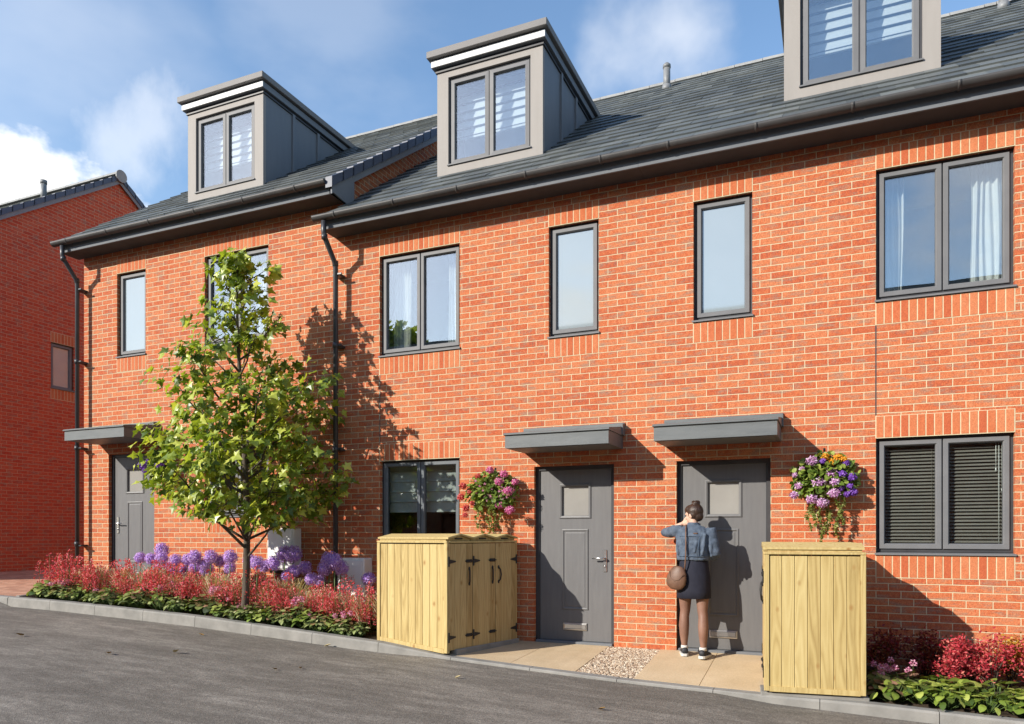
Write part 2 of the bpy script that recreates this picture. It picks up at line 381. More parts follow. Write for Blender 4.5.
# kerb: separate concrete stones laid end to end, one structure
kb = MB(); x = -11.09
def kerb_piece(xa, xb):
    n = 4
    rings = []
    for i in range(n + 1):
        xx = xa + (xb - xa) * i / n; zt, zr = z_kerb(xx), z_road(xx) - .06
        r = .018 if zt - zr > .1 else .01
        rings.append([(xx, YK - .012, zr), (xx, YK - .002, zt - r), (xx, YK + r * .6, zt), (xx, YK + .12, zt), (xx, YK + .12, zr)])
    kb.loft(rings, True, False)
while x < 7.5:
    kerb_piece(x + .003, x + .915 - .003); x += .915
for xa, xb in ((-13.9, -13.0), (-12.98, -12.08), (-12.06, -11.1)):
    kerb_piece(xa, xb)
tag(kb.build('kerb', 'concrete'), kind='structure')
eb = MB()                         # narrow edging that closes the bed towards the drive
eb.loft([[(-11.09 - .22 * t, y, z_front(-11.1, y) - .2), (-11.09 - .22 * t, y, z_front(-11.1, y) + .012), (-11.02 - .22 * t, y, z_front(-11.1, y) + .012), (-11.02 - .22 * t, y, z_front(-11.1, y) - .2)]
         for t, y in ((0, YK + .12), (.5, -.7), (1, -.02))], True, False)
tag(eb.build('edging', 'concrete'), kind='structure')
sheet('driveway', fr(-16.2, -11.09, .4), [YK + .125, -.6, 0, 2, 5, 9, 14], lambda x, y: (z_kerb(x) if y < -1 else z_front(x, y)) + (.02 * max(0, y) * .5), 'paver')
def soilz(x, y): return z_front(x, y) - .03 + .03 * noise.noise(Vector((x * 2, y * 2, 0)))
sheet('soil', fr(-11.05, -3.82, .2), fr(YK + .12, .0, .2), soilz, 'soil')
sheet('soil', fr(-.1, 6, .2), fr(YK + .12, .0, .2), soilz, 'soil')
# buff slabs either side of the gravel strip, thin open joints between them
sb = MB()
def slab(x0, x1, y0, y1, g=.003):
    n = 4; xs = [x0 + g + (x1 - x0 - 2 * g) * i / n for i in range(n + 1)]
    sb.loft([[(x, y0 + g, z_front(x, y0 + g) - .05), (x, y0 + g, z_front(x, y0 + g)), (x, y1 - g, z_front(x, y1 - g)), (x, y1 - g, z_front(x, y1 - g) - .05)] for x in xs], True, False)
for x0, x1 in ((-3.98, -3.12), (-3.12, -2.4), (-1.8, -1.17), (-1.17, -.45)):
    slab(x0, x1, YK + .12, .02)
tag(sb.build('paving', 'slab'), kind='structure')
sheet('paving_bed', fr(-4.0, .05, .3), [YK + .12, -.6, .2], lambda x, y: z_front(x, y) - .035, 'soil')
gv = MB(); rg = random.Random(3)
for i in range(3400):
    x = rg.uniform(-2.40, -1.80); y = rg.uniform(YK + .13, .0); z = z_front(x, y) - .012; r = rg.uniform(.009, .017)
    a = rg.uniform(0, 6.28); rx, ry, rz = r * rg.uniform(.8, 1.3), r * rg.uniform(.7, 1), r * rg.uniform(.5, .8)
    V = []
    for k in range(5):
        t = a + k * 1.2566; V.append((x + rx * math.cos(t), y + ry * math.sin(t), z))
    for k in range(5):
        t = a + k * 1.2566 + .3; V.append((x + .6 * rx * math.cos(t), y + .6 * ry * math.sin(t), z + rz))
    gv.add(V, [(k, (k + 1) % 5, 5 + (k + 1) % 5, 5 + k) for k in range(5)] + [(5, 6, 7, 8, 9)], False)
M['gravel'] = island('gravel_stone', [(0, (.16, .10, .07)), (.25, (.36, .25, .17)), (.6, (.50, .40, .29)), (1, (.70, .62, .5))], .8)
tag(gv.build('gravel', 'gravel'), kind='stuff')
# ------------------------------------------------------------------ houses
TAN = .73; Y_E = -.38; Y_R = 4.69; BACK = 9.5
def roof_z(y, z0): return 5.5 + z0 + TAN * (min(y, 2 * Y_R - y) + .4)

def front_wall(b, x0, x1, z0, z1, ops, y=0, depth=.13):
    """wall face at y with rectangular openings (x0,x1,z0,z1) and their reveals"""
    xs = sorted({x0, x1, *[o[0] for o in ops], *[o[1] for o in ops]}); zs = sorted({z0, z1, *[o[2] for o in ops], *[o[3] for o in ops]})
    for i in range(len(xs) - 1):
        for j in range(len(zs) - 1):
            cx, cz = (xs[i] + xs[i + 1]) / 2, (zs[j] + zs[j + 1]) / 2
            if any(o[0] < cx < o[1] and o[2] < cz < o[3] for o in ops): continue
            b.add([(xs[i], y, zs[j]), (xs[i + 1], y, zs[j]), (xs[i + 1], y, zs[j + 1]), (xs[i], y, zs[j + 1])], [(0, 1, 2, 3)])
    for a, c, e, f in ops:
        b.add([(a, y, e), (c, y, e), (c, y, f), (a, y, f), (a, y + depth, e), (c, y + depth, e), (c, y + depth, f), (a, y + depth, f)],
              [(0, 4, 5, 1), (1, 5, 6, 2), (2, 6, 7, 3), (3, 7, 4, 0)])
def soldier(h, x0, x1, z0, label=None):
    """a course of bricks on end, 2 mm proud of the wall"""
    mo = MB(); mo.box(x0 - .005, x1 + .005, -.0015, .02, z0 - .004, z0 + .222)
    p = mo.build('soldier_course', 'mortar', h)
    b = MB(); n = round((x1 - x0) / .075); w = (x1 - x0) / n
    for i in range(n): b.bbox(x0 + i * w + .005, x0 + (i + 1) * w - .005, -.0035 - rnd(0, .001), .01, z0 + .004, z0 + .217, .0015)
    b.build('brick', 'soldier', p)
def room(h, x0, x1, z0, z1, y0=.16, depth=1.4, mat='room', pad=.35):
    b = MB(); a, c, e, f = x0 - pad, x1 + pad, z0 - .5, z1 + .15
    b.add([(a, y0, e), (c, y0, e), (c, y0, f), (a, y0, f), (a, y0 + depth, e), (c, y0 + depth, e), (c, y0 + depth, f), (a, y0 + depth, f)],
          [(4, 5, 6, 7), (0, 4, 7, 3), (1, 2, 6, 5), (0, 1, 5, 4), (3, 7, 6, 2)])
    b.build('room_interior', mat, h)
def window(h, x0, x1, z0, z1, lights=2, y=.045, glass='glass', sash='frame', sill=True, zs=None):
    """outer frame > sash, pane, sill"""
    zb = z0 + (.035 if sill else 0)
    f = MB(); f.ringframe(x0, x1, zb, z1, [(0, y + .07), (0, y + .016), (.026, y + .016), (.026, y + .07)])
    w = (x1 - x0 - .026 * 2) / lights
    for k in range(1, lights):
        xx = x0 + .026 + w * k; f.box(xx - .006, xx + .006, y + .017, y + .07, zb + .026, z1 - .026)
    win = f.build('window', 'frame_dark', h)
    for k in range(lights):
        a = x0 + .026 + w * k + .006; c = a + w - .012
        s = MB(); s.ringframe(a, c, zb + .03, z1 - .03, [(0, y + .06), (0, y + .004), (.004, y), (.043, y), (.054, y + .016), (.056, y + .05)])
        so = s.build('sash', sash, win)
        g = MB(); g.box(a + .052, c - .052, y + .034, y + .042, zb + .082, z1 - .082); g.build('pane', glass, win)
        q = MB(); q.ringframe(a + .0525, c - .0525, zb + .0825, z1 - .0825, [(0, y + .026), (.004, y + .026), (.004, y + .034)]); q.build('gasket', 'frame_dark', win)
    if sill:
        s = MB(); s.prism([(y + .06, z0 + .034), (-.022, z0 + .022), (-.022, z0 + .004), (-.012, z0 + .004), (-.012, z0 + .016), (y + .06, z0 + .018)], x0 - .012, x1 + .012)
        s.build('sill', sash, win)
    return win
def door(h, x0, x1, z0, z1, handle_right=True, glazed='door_glass'):
    f = MB(); f.ringframe(x0, x1, z0 - .2, z1, [(0, .16), (0, .055), (.045, .055), (.05, .062), (.05, .16)])
    fo = f.build('door_frame', 'frame_dark', h)
    t = MB(); t.bbox(x0 + .02, x1 - .02, -.005, .15, z0 - .02, z0 + .025, .006); t.build('threshold', 'fascia', fo)
    a, c, e, g = x0 + .052, x1 - .052, z0 + .03, z1 - .05
    cx = (a + c) / 2 + (0 if handle_right else 0)
    gl, gr, gb, gt = cx - .165, cx + .165, z0 + 1.525, z0 + 1.875
    d = MB(); front_wall(d, a, c, e, g, [(gl, gr, gb, gt)], .075, .03)
    d.box(a, c, .135, .14, e, g)
    do = d.build('door', 'door', h)
    m = MB(); m.ringframe(gl - .035, gr + .035, gb - .035, gt + .035, [(0, .078), (.003, .066), (.014, .062), (.03, .066), (.036, .082), (.036, .1)]); m.build('glazing_bead', 'door', do)
    p = MB(); p.box(gl - .002, gr + .002, .096, .106, gb - .002, gt + .002); p.build('pane', glazed, do)
    m = MB(); m.ringframe(cx - .165, cx + .165, z0 + .40, z0 + 1.365, [(0, .077), (.002, .067), (.012, .064), (.022, .068), (.026, .08), (.034, .08), (.04, .0735), (.05, .072)])
    m.box(cx - .115, cx + .115, .0715, .08, z0 + .45, z0 + 1.315); m.build('moulded_panel', 'door', do)
    l = MB(); l.ringframe(cx - .15, cx + .15, z0 + .155, z0 + .24, [(0, .076), (0, .064), (.012, .062), (.016, .067)])
    l.bbox(cx - .133, cx + .133, .066, .076, z0 + .171, z0 + .224, .003); l.build('letter_box', 'metal', do)
    hx = (c - .075) if handle_right else (a + .075); sg = -1 if handle_right else 1
    k = MB(); k.bbox(hx - .022, hx + .022, .063, .078, z0 + .86, z0 + 1.12, .004)
    k.tube([(hx, .066, z0 + 1.02), (hx, .022, z0 + 1.02), (hx + sg * .02, .014, z0 + 1.02), (hx + sg * .14, .014, z0 + 1.018)], [.011, .011, .01, .009], 8)
    k.tube([(hx, .064, z0 + .925), (hx, .055, z0 + .925)], .012, 10)
    k.build('handle', 'metal', do)
def canopy(h, x0, x1, z):
    b = MB(); b.prism([(-.002, z), (-.60, z), (-.60, z + .145), (-.002, z + .145)], x0 + .012, x1 - .012)
    co = b.build('canopy', 'canopy', h)
    t = MB(); t.prism([(-.002, z + .146), (-.612, z + .146), (-.622, z + .15), (-.622, z + .166), (-.60, z + .175), (-.08, z + .245), (-.002, z + .255)], x0, x1)
    t.bbox(x0 - .0, x1 + .012, -.018, -.001, z + .256, z + .30, .002); t.bbox(x1 - .004, x1 + .014, -.10, -.001, z + .15, z + .285, .002)
    t.build('canopy_roof', 'canopy', co)
    s = MB(); s.box(x0 + .05, x1 - .05, -.56, -.04, z - .004, z - .001); s.build('soffit_panel', 'canopy', co)
def rain_pipe(h, x, z0, zg):
    b = MB(); zt = 5.43 + z0
    b.tube([(x, -.40, zt), (x, -.40, zt - .14), (x, -.385, zt - .2), (x, -.17, zt - .46), (x, -.145, zt - .54), (x, -.145, zg + .02)], .034, 10)
    p = b.build('downpipe', 'pipe', h)
    for z in (zt - .20, zt - .48, zg + .75, zg + 2.3, zg + 3.7):
        k = MB(); k.tube([(x, -.40 if z > zt - .15 else (-.385 if z > zt - .3 else -.15), z - .035), (x, -.40 if z > zt - .15 else (-.385 if z > zt - .3 else -.15), z + .035)], .040, 10); k.build('pipe_collar', 'pipe', p)
    for z in (zg + .72, zg + 2.3, zg + 3.7, zt - .62):
        k = MB(); k.bbox(x - .055, x + .055, -.14, -.001, z - .015, z + .015, .003); k.bbox(x + .03, x + .10, -.155, -.135, z - .012, z + .012, .003); k.build('pipe_clip', 'pipe', p)
def gutter(h, x0, x1, z0, f0=.06, caps=(1, 1)):
    b = MB(); n = 9; zc = 5.505 + z0; yc = -.395; r = .062
    def ring(x, r): return [(x, yc + r * math.cos(math.pi + math.pi * i / n), zc + r * math.sin(math.pi + math.pi * i / n)) for i in range(n + 1)] + \
        [(x, yc + (r - .006) * math.cos(2 * math.pi - math.pi * i / n), zc + (r - .006) * math.sin(2 * math.pi - math.pi * i / n)) for i in range(n + 1)]
    b.loft([ring(x0, r), ring(x1, r)], False, True)
    g = b.build('gutter', 'gutter', h)
    x = x0 + .35
    while x < x1 - .1:
        k = MB(); k.loft([ring(x - .014, r + .004), ring(x + .014, r + .004)], True, True); k.bbox(x - .012, x + .012, yc + .03, -.30, zc - .05, zc + .01, .003); k.build('gutter_bracket', 'gutter', g); x += .9
    for xe in [e for e, on in zip((x0, x1 - .006), caps) if on]:
        k = MB(); k.loft([[(xe, yc + r * math.cos(math.pi + math.pi * i / n), zc + r * math.sin(math.pi + math.pi * i / n)) for i in range(n + 1)],
                              [(xe + .006, yc + r * math.cos(math.pi + math.pi * i / n), zc + r * math.sin(math.pi + math.pi * i / n)) for i in range(n + 1)]], True, False); k.build('end_cap', 'gutter', g)
    f = MB(); f.box(x0 + f0, x1, -.325, -.30, 5.355 + z0, 5.53 + z0); f.build('fascia', 'fascia', h)
    s = MB(); s.box(x0 + f0, x1, -.30, .0, 5.362 + z0, 5.376 + z0); s.build('soffit', 'soffit', h)
def slates(h, x0, x1, z0, cut=None, name='roof'):
    """front slope: courses of single slates; back slope plain; ridge tiles as a sub-part"""
    b = MB(); ca, sa = 1 / math.hypot(1, TAN), TAN / math.hypot(1, TAN); gauge = .305; rr = random.Random(int(abs(x0) * 100))
    Ls = (Y_R - Y_E) / ca; k = 0
    def P(x, s, up): return (x, Y_E + s * ca - up * sa, 5.5 + z0 + TAN * (Y_E + .4) + s * sa + up * ca)
    while k * gauge < Ls:
        s0 = k * gauge; s1 = min(s0 + gauge + .05, Ls + .02); x = -1.98 + .30 * math.floor((x0 + 1.98) / .30 - .5) + (.15 if k % 2 else 0)
        while x < x1:
            a, c = max(x, x0), min(x + .30, x1); x += .30
            if c - a < .02: continue
            t0 = .024 + rr.uniform(-.003, .006); ds = rr.uniform(-.007, .007)
            b.add([P(a + .001, s0 + ds, .0), P(c - .001, s0 + ds, .0), P(c - .001, s0 + ds, t0), P(a + .001, s0 + ds, t0 + rr.uniform(-.002, .002)), P(c - .001, s1, .006), P(a + .001, s1, .006)],
                  [(0, 1, 2, 3), (3, 2, 4, 5), (0, 3, 5), (1, 4, 2)])
        k += 1
    # solid deck below, and the back slope
    zr = roof_z(Y_R, z0)
    b.add([(x0, Y_E, roof_z(Y_E, z0) - .01), (x1, Y_E, roof_z(Y_E, z0) - .01), (x1, Y_R, zr - .01), (x0, Y_R, zr - .01), (x1, BACK, roof_z(BACK, z0)), (x0, BACK, roof_z(BACK, z0))],
          [(0, 1, 2, 3), (3, 2, 4, 5)])
    ro = b.build(name, 'slate', h)
    r = MB(); x = x0
    while x < x1 - .02:
        e = min(x + .45, x1)
        def arc(xx, rad): return [(xx, Y_R + rad * math.cos(math.pi * i / 8), zr - .05 + rad * .75 * math.sin(math.pi * i / 8)) for i in range(9)]
        r.loft([arc(x + .004, .125), arc(e - .004, .12)], True, False); x = e
    r.build('ridge', 'ridge', ro)
def vent(h, x, y, z0, hh=.44):
    z = roof_z(y, z0); b = MB(); b.tube([(x, y, z - .05), (x, y, z + hh * .85)], .058, 12); b.tube([(x, y, z + hh * .80), (x, y, z + hh * .92), (x, y, z + hh)], [.066, .066, .03], 12)
    b.tube([(x, y, z - .04), (x, y, z + .06)], .075, 12); b.build('vent_pipe', 'vent', h)
def dormer(h, cx, z0, blind_mat='blind'):
    xl, xr, yf = cx - .775, cx + .775, .55; zb = roof_z(yf, z0); zt = 7.645 + z0
    yb = (zt - 5.5 - z0) / TAN - .4
    wx0, wx1, wz0, wz1 = cx - .605, cx + .605, 6.315 + z0, 7.53 + z0
    b = MB(); front_wall(b, xl, xr, zb - .12, zt, [(wx0, wx1, wz0, wz1)], yf, .12)
    for x in (xl, xr): b.box(x if x < cx else x - .02, x + .02 if x < cx else x, yf + .001, yf + .06, zb - .12, zt)
    d = b.build('dormer', 'clad', h)
    for x in (xl, xr):
        sc = MB(); sc.prism([(yf + .06, zb - .12), (yf + .06, zt), (yb + .2, zt)], x if x < cx else x - .03, x + .03 if x < cx else x); sc.build('side_cladding', 'clad_shaded', d)
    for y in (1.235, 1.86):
        for x, sg in ((xr, 1), (xl, -1)): s = MB(); s.bbox(x - .004, x + sg * .028, y - .03, y + .03, roof_z(y, z0) - .03, zt - .01, .003); s.build('cladding_strip', 'clad_shaded', d)
    t = MB(); t.bbox(xl - .055, xr + .055, yf - .055, yb + .18, zt + .02, zt + .115, .003); t.build('dormer_side_fascia', 'clad_shaded', d)  # same strip as the front fascia, coloured as it looks in shade
    t = MB(); t.bbox(xl - .057, xr + .057, yf - .075, yf - .056, zt + .025, zt + .112, .003); t.build('dormer_fascia', 'trim', d)
    t = MB(); t.bbox(xl - .02, xr + .02, yf - .02, yb + .1, zt - .03, zt + .002, .002); t.bbox(xl - .035, xr + .035, yf - .05, yb + .16, zt + .114, zt + .135, .002); t.build('shadow_gap', 'frame_dark', d)
    t = MB(); t.bbox(xl - .10, xr + .10, yf - .13, yb + .28, zt + .132, zt + .225, .006); t.build('dormer_roof', 'clad_roof', d)
    # window: frame is the part's child, so sash and pane are merged into it by material
    f = MB(); y = yf + .03
    f.cur = 0; f.ringframe(wx0, wx1, wz0, wz1, [(0, y + .07), (0, y + .006), (.024, y + .006), (.024, y + .07)]); f.box(cx - .007, cx + .007, y + .008, y + .07, wz0 + .02, wz1 - .02)
    f.cur = 1
    for a, c in ((wx0 + .03, cx - .008), (cx + .008, wx1 - .03)): f.ringframe(a, c, wz0 + .034, wz1 - .034, [(0, y + .06), (0, y), (.052, y - .004), (.062, y + .012), (.064, y + .05)])
    f.prism([(y + .05, wz0 + .034), (yf - .02, wz0 + .022), (yf - .02, wz0 + .006), (y + .05, wz0 + .006)], wx0 - .01, wx1 + .01)
    f.build('window_frame', ['frame_dark', 'frame'], d)
    for a, c in ((wx0 + .03, cx - .008), (cx + .008, wx1 - .03)):
        g = MB(); g.box(a + .06, c - .06, y + .03, y + .038, wz0 + .09, wz1 - .09); g.build('pane', 'glass', d)
    room(d, wx0, wx1, wz0, wz1, yf + .14, .55, 'loft_room', .1)
    bl = MB(); z = wz1 - .03; y2 = yf + .27
    while z > wz0 + .56:
        bl.add([(wx0 - .05, y2 - .022, z - .102), (wx1 + .05, y2 - .022, z - .102), (wx1 + .05, y2 + .010, z), (wx0 - .05, y2 + .010, z)], [(0, 1, 2, 3)]); z -= .115
    bl.bbox(wx0 - .05, wx1 + .05, y2 - .02, y2 + .012, z - .03, z + .0, .004)
    return bl
M['loft_room'] = noisy('loft_room_plaster', (.20, .21, .22), (.24, .25, .26), 3, .9)
def tag_house(name, label, x, z): return thing(name, label, 'house', (x, 0, z))
def shell(h, x0, x1, z0, ops, zg, side_l=True, side_r=True):
    b = MB(); zt = 5.365 + z0
    front_wall(b, x0, x1, zg, zt, ops)
    zr = roof_z(Y_R, z0) - .03
    for x, on in ((x0, side_l), (x1, side_r)):
        if on: b.add([(x, 0, zg), (x, 0, zt), (x, 0, roof_z(0, z0) - .03), (x, Y_R, zr), (x, BACK - .4, roof_z(BACK - .4, z0) - .03), (x, BACK - .4, zg)], [(0, 1, 2, 3, 4, 5)])
    b.add([(x0, BACK - .4, zg), (x1, BACK - .4, zg), (x1, BACK - .4, zt + .3), (x0, BACK - .4, zt + .3)], [(0, 1, 2, 3)])
    return b.build('wall', 'brick', h)
UP_Z = (3.655, 5.01); LO_Z = (1.09, 2.28)
XA0, XAB, XB1 = -6.15, -1.98, 2.22

# house at the left, set one step higher
hL = tag_house('terraced_house', 'raised left house of the brick terrace, standing behind the maple tree', -8.7, .4)
wn, wd, wl, dl = (-10.52, -9.885, UP_Z[0] + STEP, UP_Z[1] + STEP), (-8.66, -7.445, UP_Z[0] + STEP, UP_Z[1] + STEP), (-8.66, -7.445, LO_Z[0] + STEP, LO_Z[1] + STEP), (-10.71, -9.70, .35, 2.125 + STEP)
shell(hL, -11.287, XA0, STEP, [wn, wd, wl, dl], -.3)
window(hL, *wn, 1, glass='frosted', sash='frame'); window(hL, *wd, 2); window(hL, *wl, 2, glass='glass_low')
for w in (wd, wl): room(hL, *w)
for w in (wn, wd, wl): soldier(hL, w[0], w[1], w[3]); soldier(hL, w[0], w[1], w[2] - .225)
door(hL, -10.71, -9.70, STEP, 2.125 + STEP, handle_right=False); canopy(hL, -10.93, -9.615, 2.29 + STEP)
slates(hL, -11.40, -6.10, STEP); gutter(hL, -11.47, -6.13, STEP); rain_pipe(hL, -11.25, STEP, .40)
dbl1 = dormer(hL, -8.81, STEP)
# raised verge over the lower roof: bargeboard and lapped caps
def verge(h, x, z0, y0, y1, sgn=1, tan=TAN, zf=roof_z, size=.17):
    b = MB()
    V = lambda y, d: (y, zf(y, z0) + d)
    b.prism([V(y0, -.19), V(y1, -.19), V(y1, -.015), V(y0, -.015)], x - .01, x + .012)
    if abs(y0 - Y_E) < .2: b.prism([(y0, zf(y0, z0) - .19), (y0 + .02, 5.355 + z0), (.12, 5.30 + z0), (.12, zf(.12, z0) - .19)], x - .0115, x + .0105)
    bo = b.build('bargeboard', 'barge', h)
    c = MB(); y = y0 - .03; st = .235 if y1 > y0 else -.235
    while (y < y1 - .05) if y1 > y0 else (y > y1 + .05):
        ya, yb = y, y + st * 1.08
        if (y1 > y0 and yb > y1) or (y1 < y0 and yb < y1): yb = y1
        c.prism([V(ya, -.095), V(yb, -.085), V(yb, .028), V(ya, .046)], x - .07, x + .034); y += st
    c.build('verge_cap', 'verge', bo)
verge(hL, -6.06, STEP, Y_E, Y_R)
mb = MB(); mb.bbox(-7.32, -6.85, -.17, -.001, .80, 1.385, .012); mb.bbox(-7.29, -6.88, -.182, -.168, .83, 1.355, .004)
mbx = tag(mb.build('meter_box', 'white', hL), 'tall white meter box'); mm = MB(); mm.bbox(-7.32, -6.85, -.12, -.001, .755, .798, .004); mm.build('box_base', 'frame_dark', mbx)

# house A: grey door by the left bin store
hA = tag_house('terraced_house', 'middle house of the terrace with pink hanging flowers left of its grey door', -4.05, 0)
a1, a2, a3, da = (-5.56, -4.36, *UP_Z), (-3.153, -2.527, *UP_Z), (-5.555, -4.36, *LO_Z), (-3.341, -2.343, -.05, 2.125)
shell(hA, XA0, XAB, 0, [a1, a2, a3, da], -.4, True, False)
window(hA, *a1, 2); window(hA, *a2, 1, glass='frosted'); window(hA, *a3, 2, glass='glass_low', sash='sash_dark')
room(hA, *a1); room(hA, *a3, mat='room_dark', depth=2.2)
for w in (a1, a2, a3): soldier(hA, w[0], w[1], w[3]); soldier(hA, w[0], w[1], w[2] - .225)
door(hA, -3.341, -2.343, 0, 2.125, True); canopy(hA, -3.475, -2.225, 2.29)
slates(hA, -6.128, XAB, 0); gutter(hA, -6.33, XAB + .001, 0, .06, (1, 0)); rain_pipe(hA, -6.165, 0, .15)
dbl2 = dormer(hA, -4.215, 0)
vent(hA, -2.577, 4.12, 0)
j = MB(); j.box(-5.561, -5.549, -.001, .01, LO_Z[1] + .23, UP_Z[0] - .23); j.build('movement_joint', 'frame_dark', hA)
mb = MB(); mb.bbox(-6.10, -5.67, -.2, -.001, .40, .985, .014); mb.bbox(-6.07, -5.70, -.212, -.198, .43, .955, .004); tag(mb.build('meter_box', 'white', hA), 'small white meter box')

# house B: grey door by the person
hB = tag_house('terraced_house', 'right house of the terrace with the person at its door', .1, 0)
b1, b2, b3, db = (.395, 1.585, *UP_Z), (-1.433, -.805, *UP_Z), (.395, 1.585, *LO_Z), (-1.621, -.618, -.05, 2.125)
shell(hB, XAB, XB1, 0, [b1, b2, b3, db], -.5, True, True)
window(hB, *b1, 2); window(hB, *b2, 1, glass='frosted'); window(hB, *b3, 2, glass='glass_low')
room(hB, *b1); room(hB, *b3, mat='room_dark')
for w in (b1, b2, b3): soldier(hB, w[0], w[1], w[3]); soldier(hB, w[0], w[1], w[2] - .225)
door(hB, -1.621, -.618, 0, 2.125, False); canopy(hB, -1.755, -.50, 2.29)
slates(hB, XAB, XB1, 0); gutter(hB, XAB + .003, XB1, 0, 0, (0, 0))
dbl3 = dormer(hB, .26, 0)
j = MB(); j.box(.389, .401, -.001, .01, LO_Z[1] + .23, UP_Z[0] - .23); j.build('movement_joint', 'frame_dark', hB)

# house C carries the terrace on beyond the frame
hC = tag_house('terraced_house', 'far right house of the terrace, showing only a corner of slate roof', 4.2, -.3)
c1, c3 = (3.2, 4.4, *UP_Z), (3.2, 4.4, *LO_Z)
shell(hC, XB1 + .002, 6.4, 0, [c1, c3], -.8, False, True)
for w in (c1, c3): window(hC, *w, 2); room(hC, *w); soldier(hC, w[0], w[1], w[3]); soldier(hC, w[0], w[1], w[2] - .225)
slates(hC, XB1 + .002, 6.5, 0); gutter(hC, XB1 + .002, 6.5, 0, 0, (0, 1)); vent(hC, 2.253, 4.28, 0)

# house beyond the drive, seen gable on
GX = -16.0; PK = (4.4, 9.98); GT = .70
def gz(y, z0=0): return PK[1] - GT * abs(y - PK[0])
hG = tag_house('gable_house', 'house beyond the drive showing its plain brick gable in the shade', GX - 3, .5)
b = MB(); y0, y1 = -2.0, 10.8; zg = .2
wy0, wy1, wz0, wz1 = 2.71, 3.26, 4.56, 5.60
ys = [y0, wy0, wy1, PK[0], y1]
def gq(ya, yb, za, zb): b.add([(GX, ya, za), (GX, yb, za), (GX, yb, zb), (GX, ya, zb)], [(0, 1, 2, 3)])
gq(wy0, wy1, zg, wz0); gq(y0, wy0, zg, 5.0); gq(wy1, y1, zg, 5.0)
b.add([(GX, y0, 5.0), (GX, wy0, 5.0), (GX, wy0, gz(wy0)), (GX, y0, gz(y0))], [(0, 1, 2, 3)])
b.add([(GX, wy0, wz1), (GX, wy1, wz1), (GX, wy1, gz(wy1)), (GX, wy0, gz(wy0))], [(0, 1, 2, 3)])
b.add([(GX, wy1, 5.0), (GX, y1, 5.0), (GX, y1, gz(y1)), (GX, PK[0], PK[1]), (GX, wy1, gz(wy1))], [(0, 1, 2, 3, 4)])
b.add([(GX, wy0, wz0), (GX, wy1, wz0), (GX, wy1, wz1), (GX, wy0, wz1), (GX - .13, wy0, wz0), (GX - .13, wy1, wz0), (GX - .13, wy1, wz1), (GX - .13, wy0, wz1)],
      [(0, 4, 5, 1), (1, 5, 6, 2), (2, 6, 7, 3), (3, 7, 4, 0)])
b.add([(GX, y0, zg), (GX - 7, y0, zg), (GX - 7, y0, gz(y0)), (GX, y0, gz(y0)), (GX - 7, y1, zg), (GX, y1, zg), (GX, y1, gz(y1)), (GX - 7, y1, gz(y1))],
      [(0, 3, 2, 1), (5, 4, 7, 6), (1, 2, 7, 4)])
b.add([(GX - 7, y0, gz(y0)), (GX - 7, PK[0], PK[1]), (GX - 7, y1, gz(y1))], [(0, 1, 2)])
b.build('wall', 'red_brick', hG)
# its little side window, turned to face +x
def side_frame(prof, mat, name, par, ya=wy0, yb=wy1, za=wz0, zb=wz1):
    f = MB(); f.X = Matrix.Translation((GX, 0, 0)) @ Matrix.Rotation(R(90), 4, 'Z'); f.ringframe(ya, yb, za, zb, prof); return f.build(name, mat, par)
gw = side_frame([(0, .10), (0, .05), (.03, .05), (.03, .1)], 'frame_dark', 'window', hG)
side_frame([(.03, .1), (.03, .035), (.075, .035), (.085, .05), (.085, .09)], 'frame', 'sash', gw)
p = MB(); p.box(GX - .085, GX - .075, wy0 + .08, wy1 - .08, wz0 + .08, wz1 - .08); p.build('pane', 'frosted', gw)
p = MB(); p.box(GX - .1, GX + .025, wy0 - .01, wy1 + .01, wz0 + .002, wz0 + .028); p.build('sill', 'frame', gw)
def side_soldier(z):
    mo = MB(); mo.box(GX - .02, GX + .0015, wy0 - .005, wy1 + .005, z - .003, z + .222); p = mo.build('soldier_course', 'mortar', hG)
    q = MB()
    for i in range(7): q.bbox(GX - .01, GX + .0035, wy0 + i * .0786 + .005, wy0 + (i + 1) * .0786 - .005, z + .004, z + .217, .0015)
    q.build('brick', 'soldier', p)
side_soldier(wz1); side_soldier(wz0 - .225)
r = MB(); gauge = .305; rr = random.Random(5); sl = math.hypot(1, GT)
for sgn, yend in ((-1, y0 - .4), (1, y1 + .4)):
    Lr = abs(yend - PK[0]) * sl; k = 0
    def P(x, s, up): yy = yend - sgn * s / sl; return (x, yy + sgn * up * GT / sl, gz(yy) + .04 + up / sl)
    while k * gauge < Lr:
        s0 = k * gauge; s1 = min(s0 + gauge + .05, Lr + .02); x = GX - 7.1 - (.2 if k % 2 else 0)
        while x < GX + .08:
            a, c = max(x, GX - 7.1), min(x + .4, GX + .08); x += .4; t0 = .024 + rr.uniform(-.003, .006)
            r.add([P(a, s0, 0), P(c, s0, 0), P(c, s0, t0), P(a, s0, t0), P(c, s1, .006), P(a, s1, .006)], [(0, 1, 2, 3), (3, 2, 4, 5), (0, 3, 5), (1, 4, 2)])
        k += 1
r.add([(GX - 7.1, y0 - .4, gz(y0 - .4) + .03), (GX + .07, y0 - .4, gz(y0 - .4) + .03), (GX + .07, PK[0], PK[1] + .03), (GX - 7.1, PK[0], PK[1] + .03), (GX + .07, y1 + .4, gz(y1 + .4) + .03), (GX - 7.1, y1 + .4, gz(y1 + .4) + .03)], [(0, 1, 2, 3), (3, 2, 4, 5)])
gro = r.build('roof', 'slate', hG)
q = MB(); x = GX - 7.1
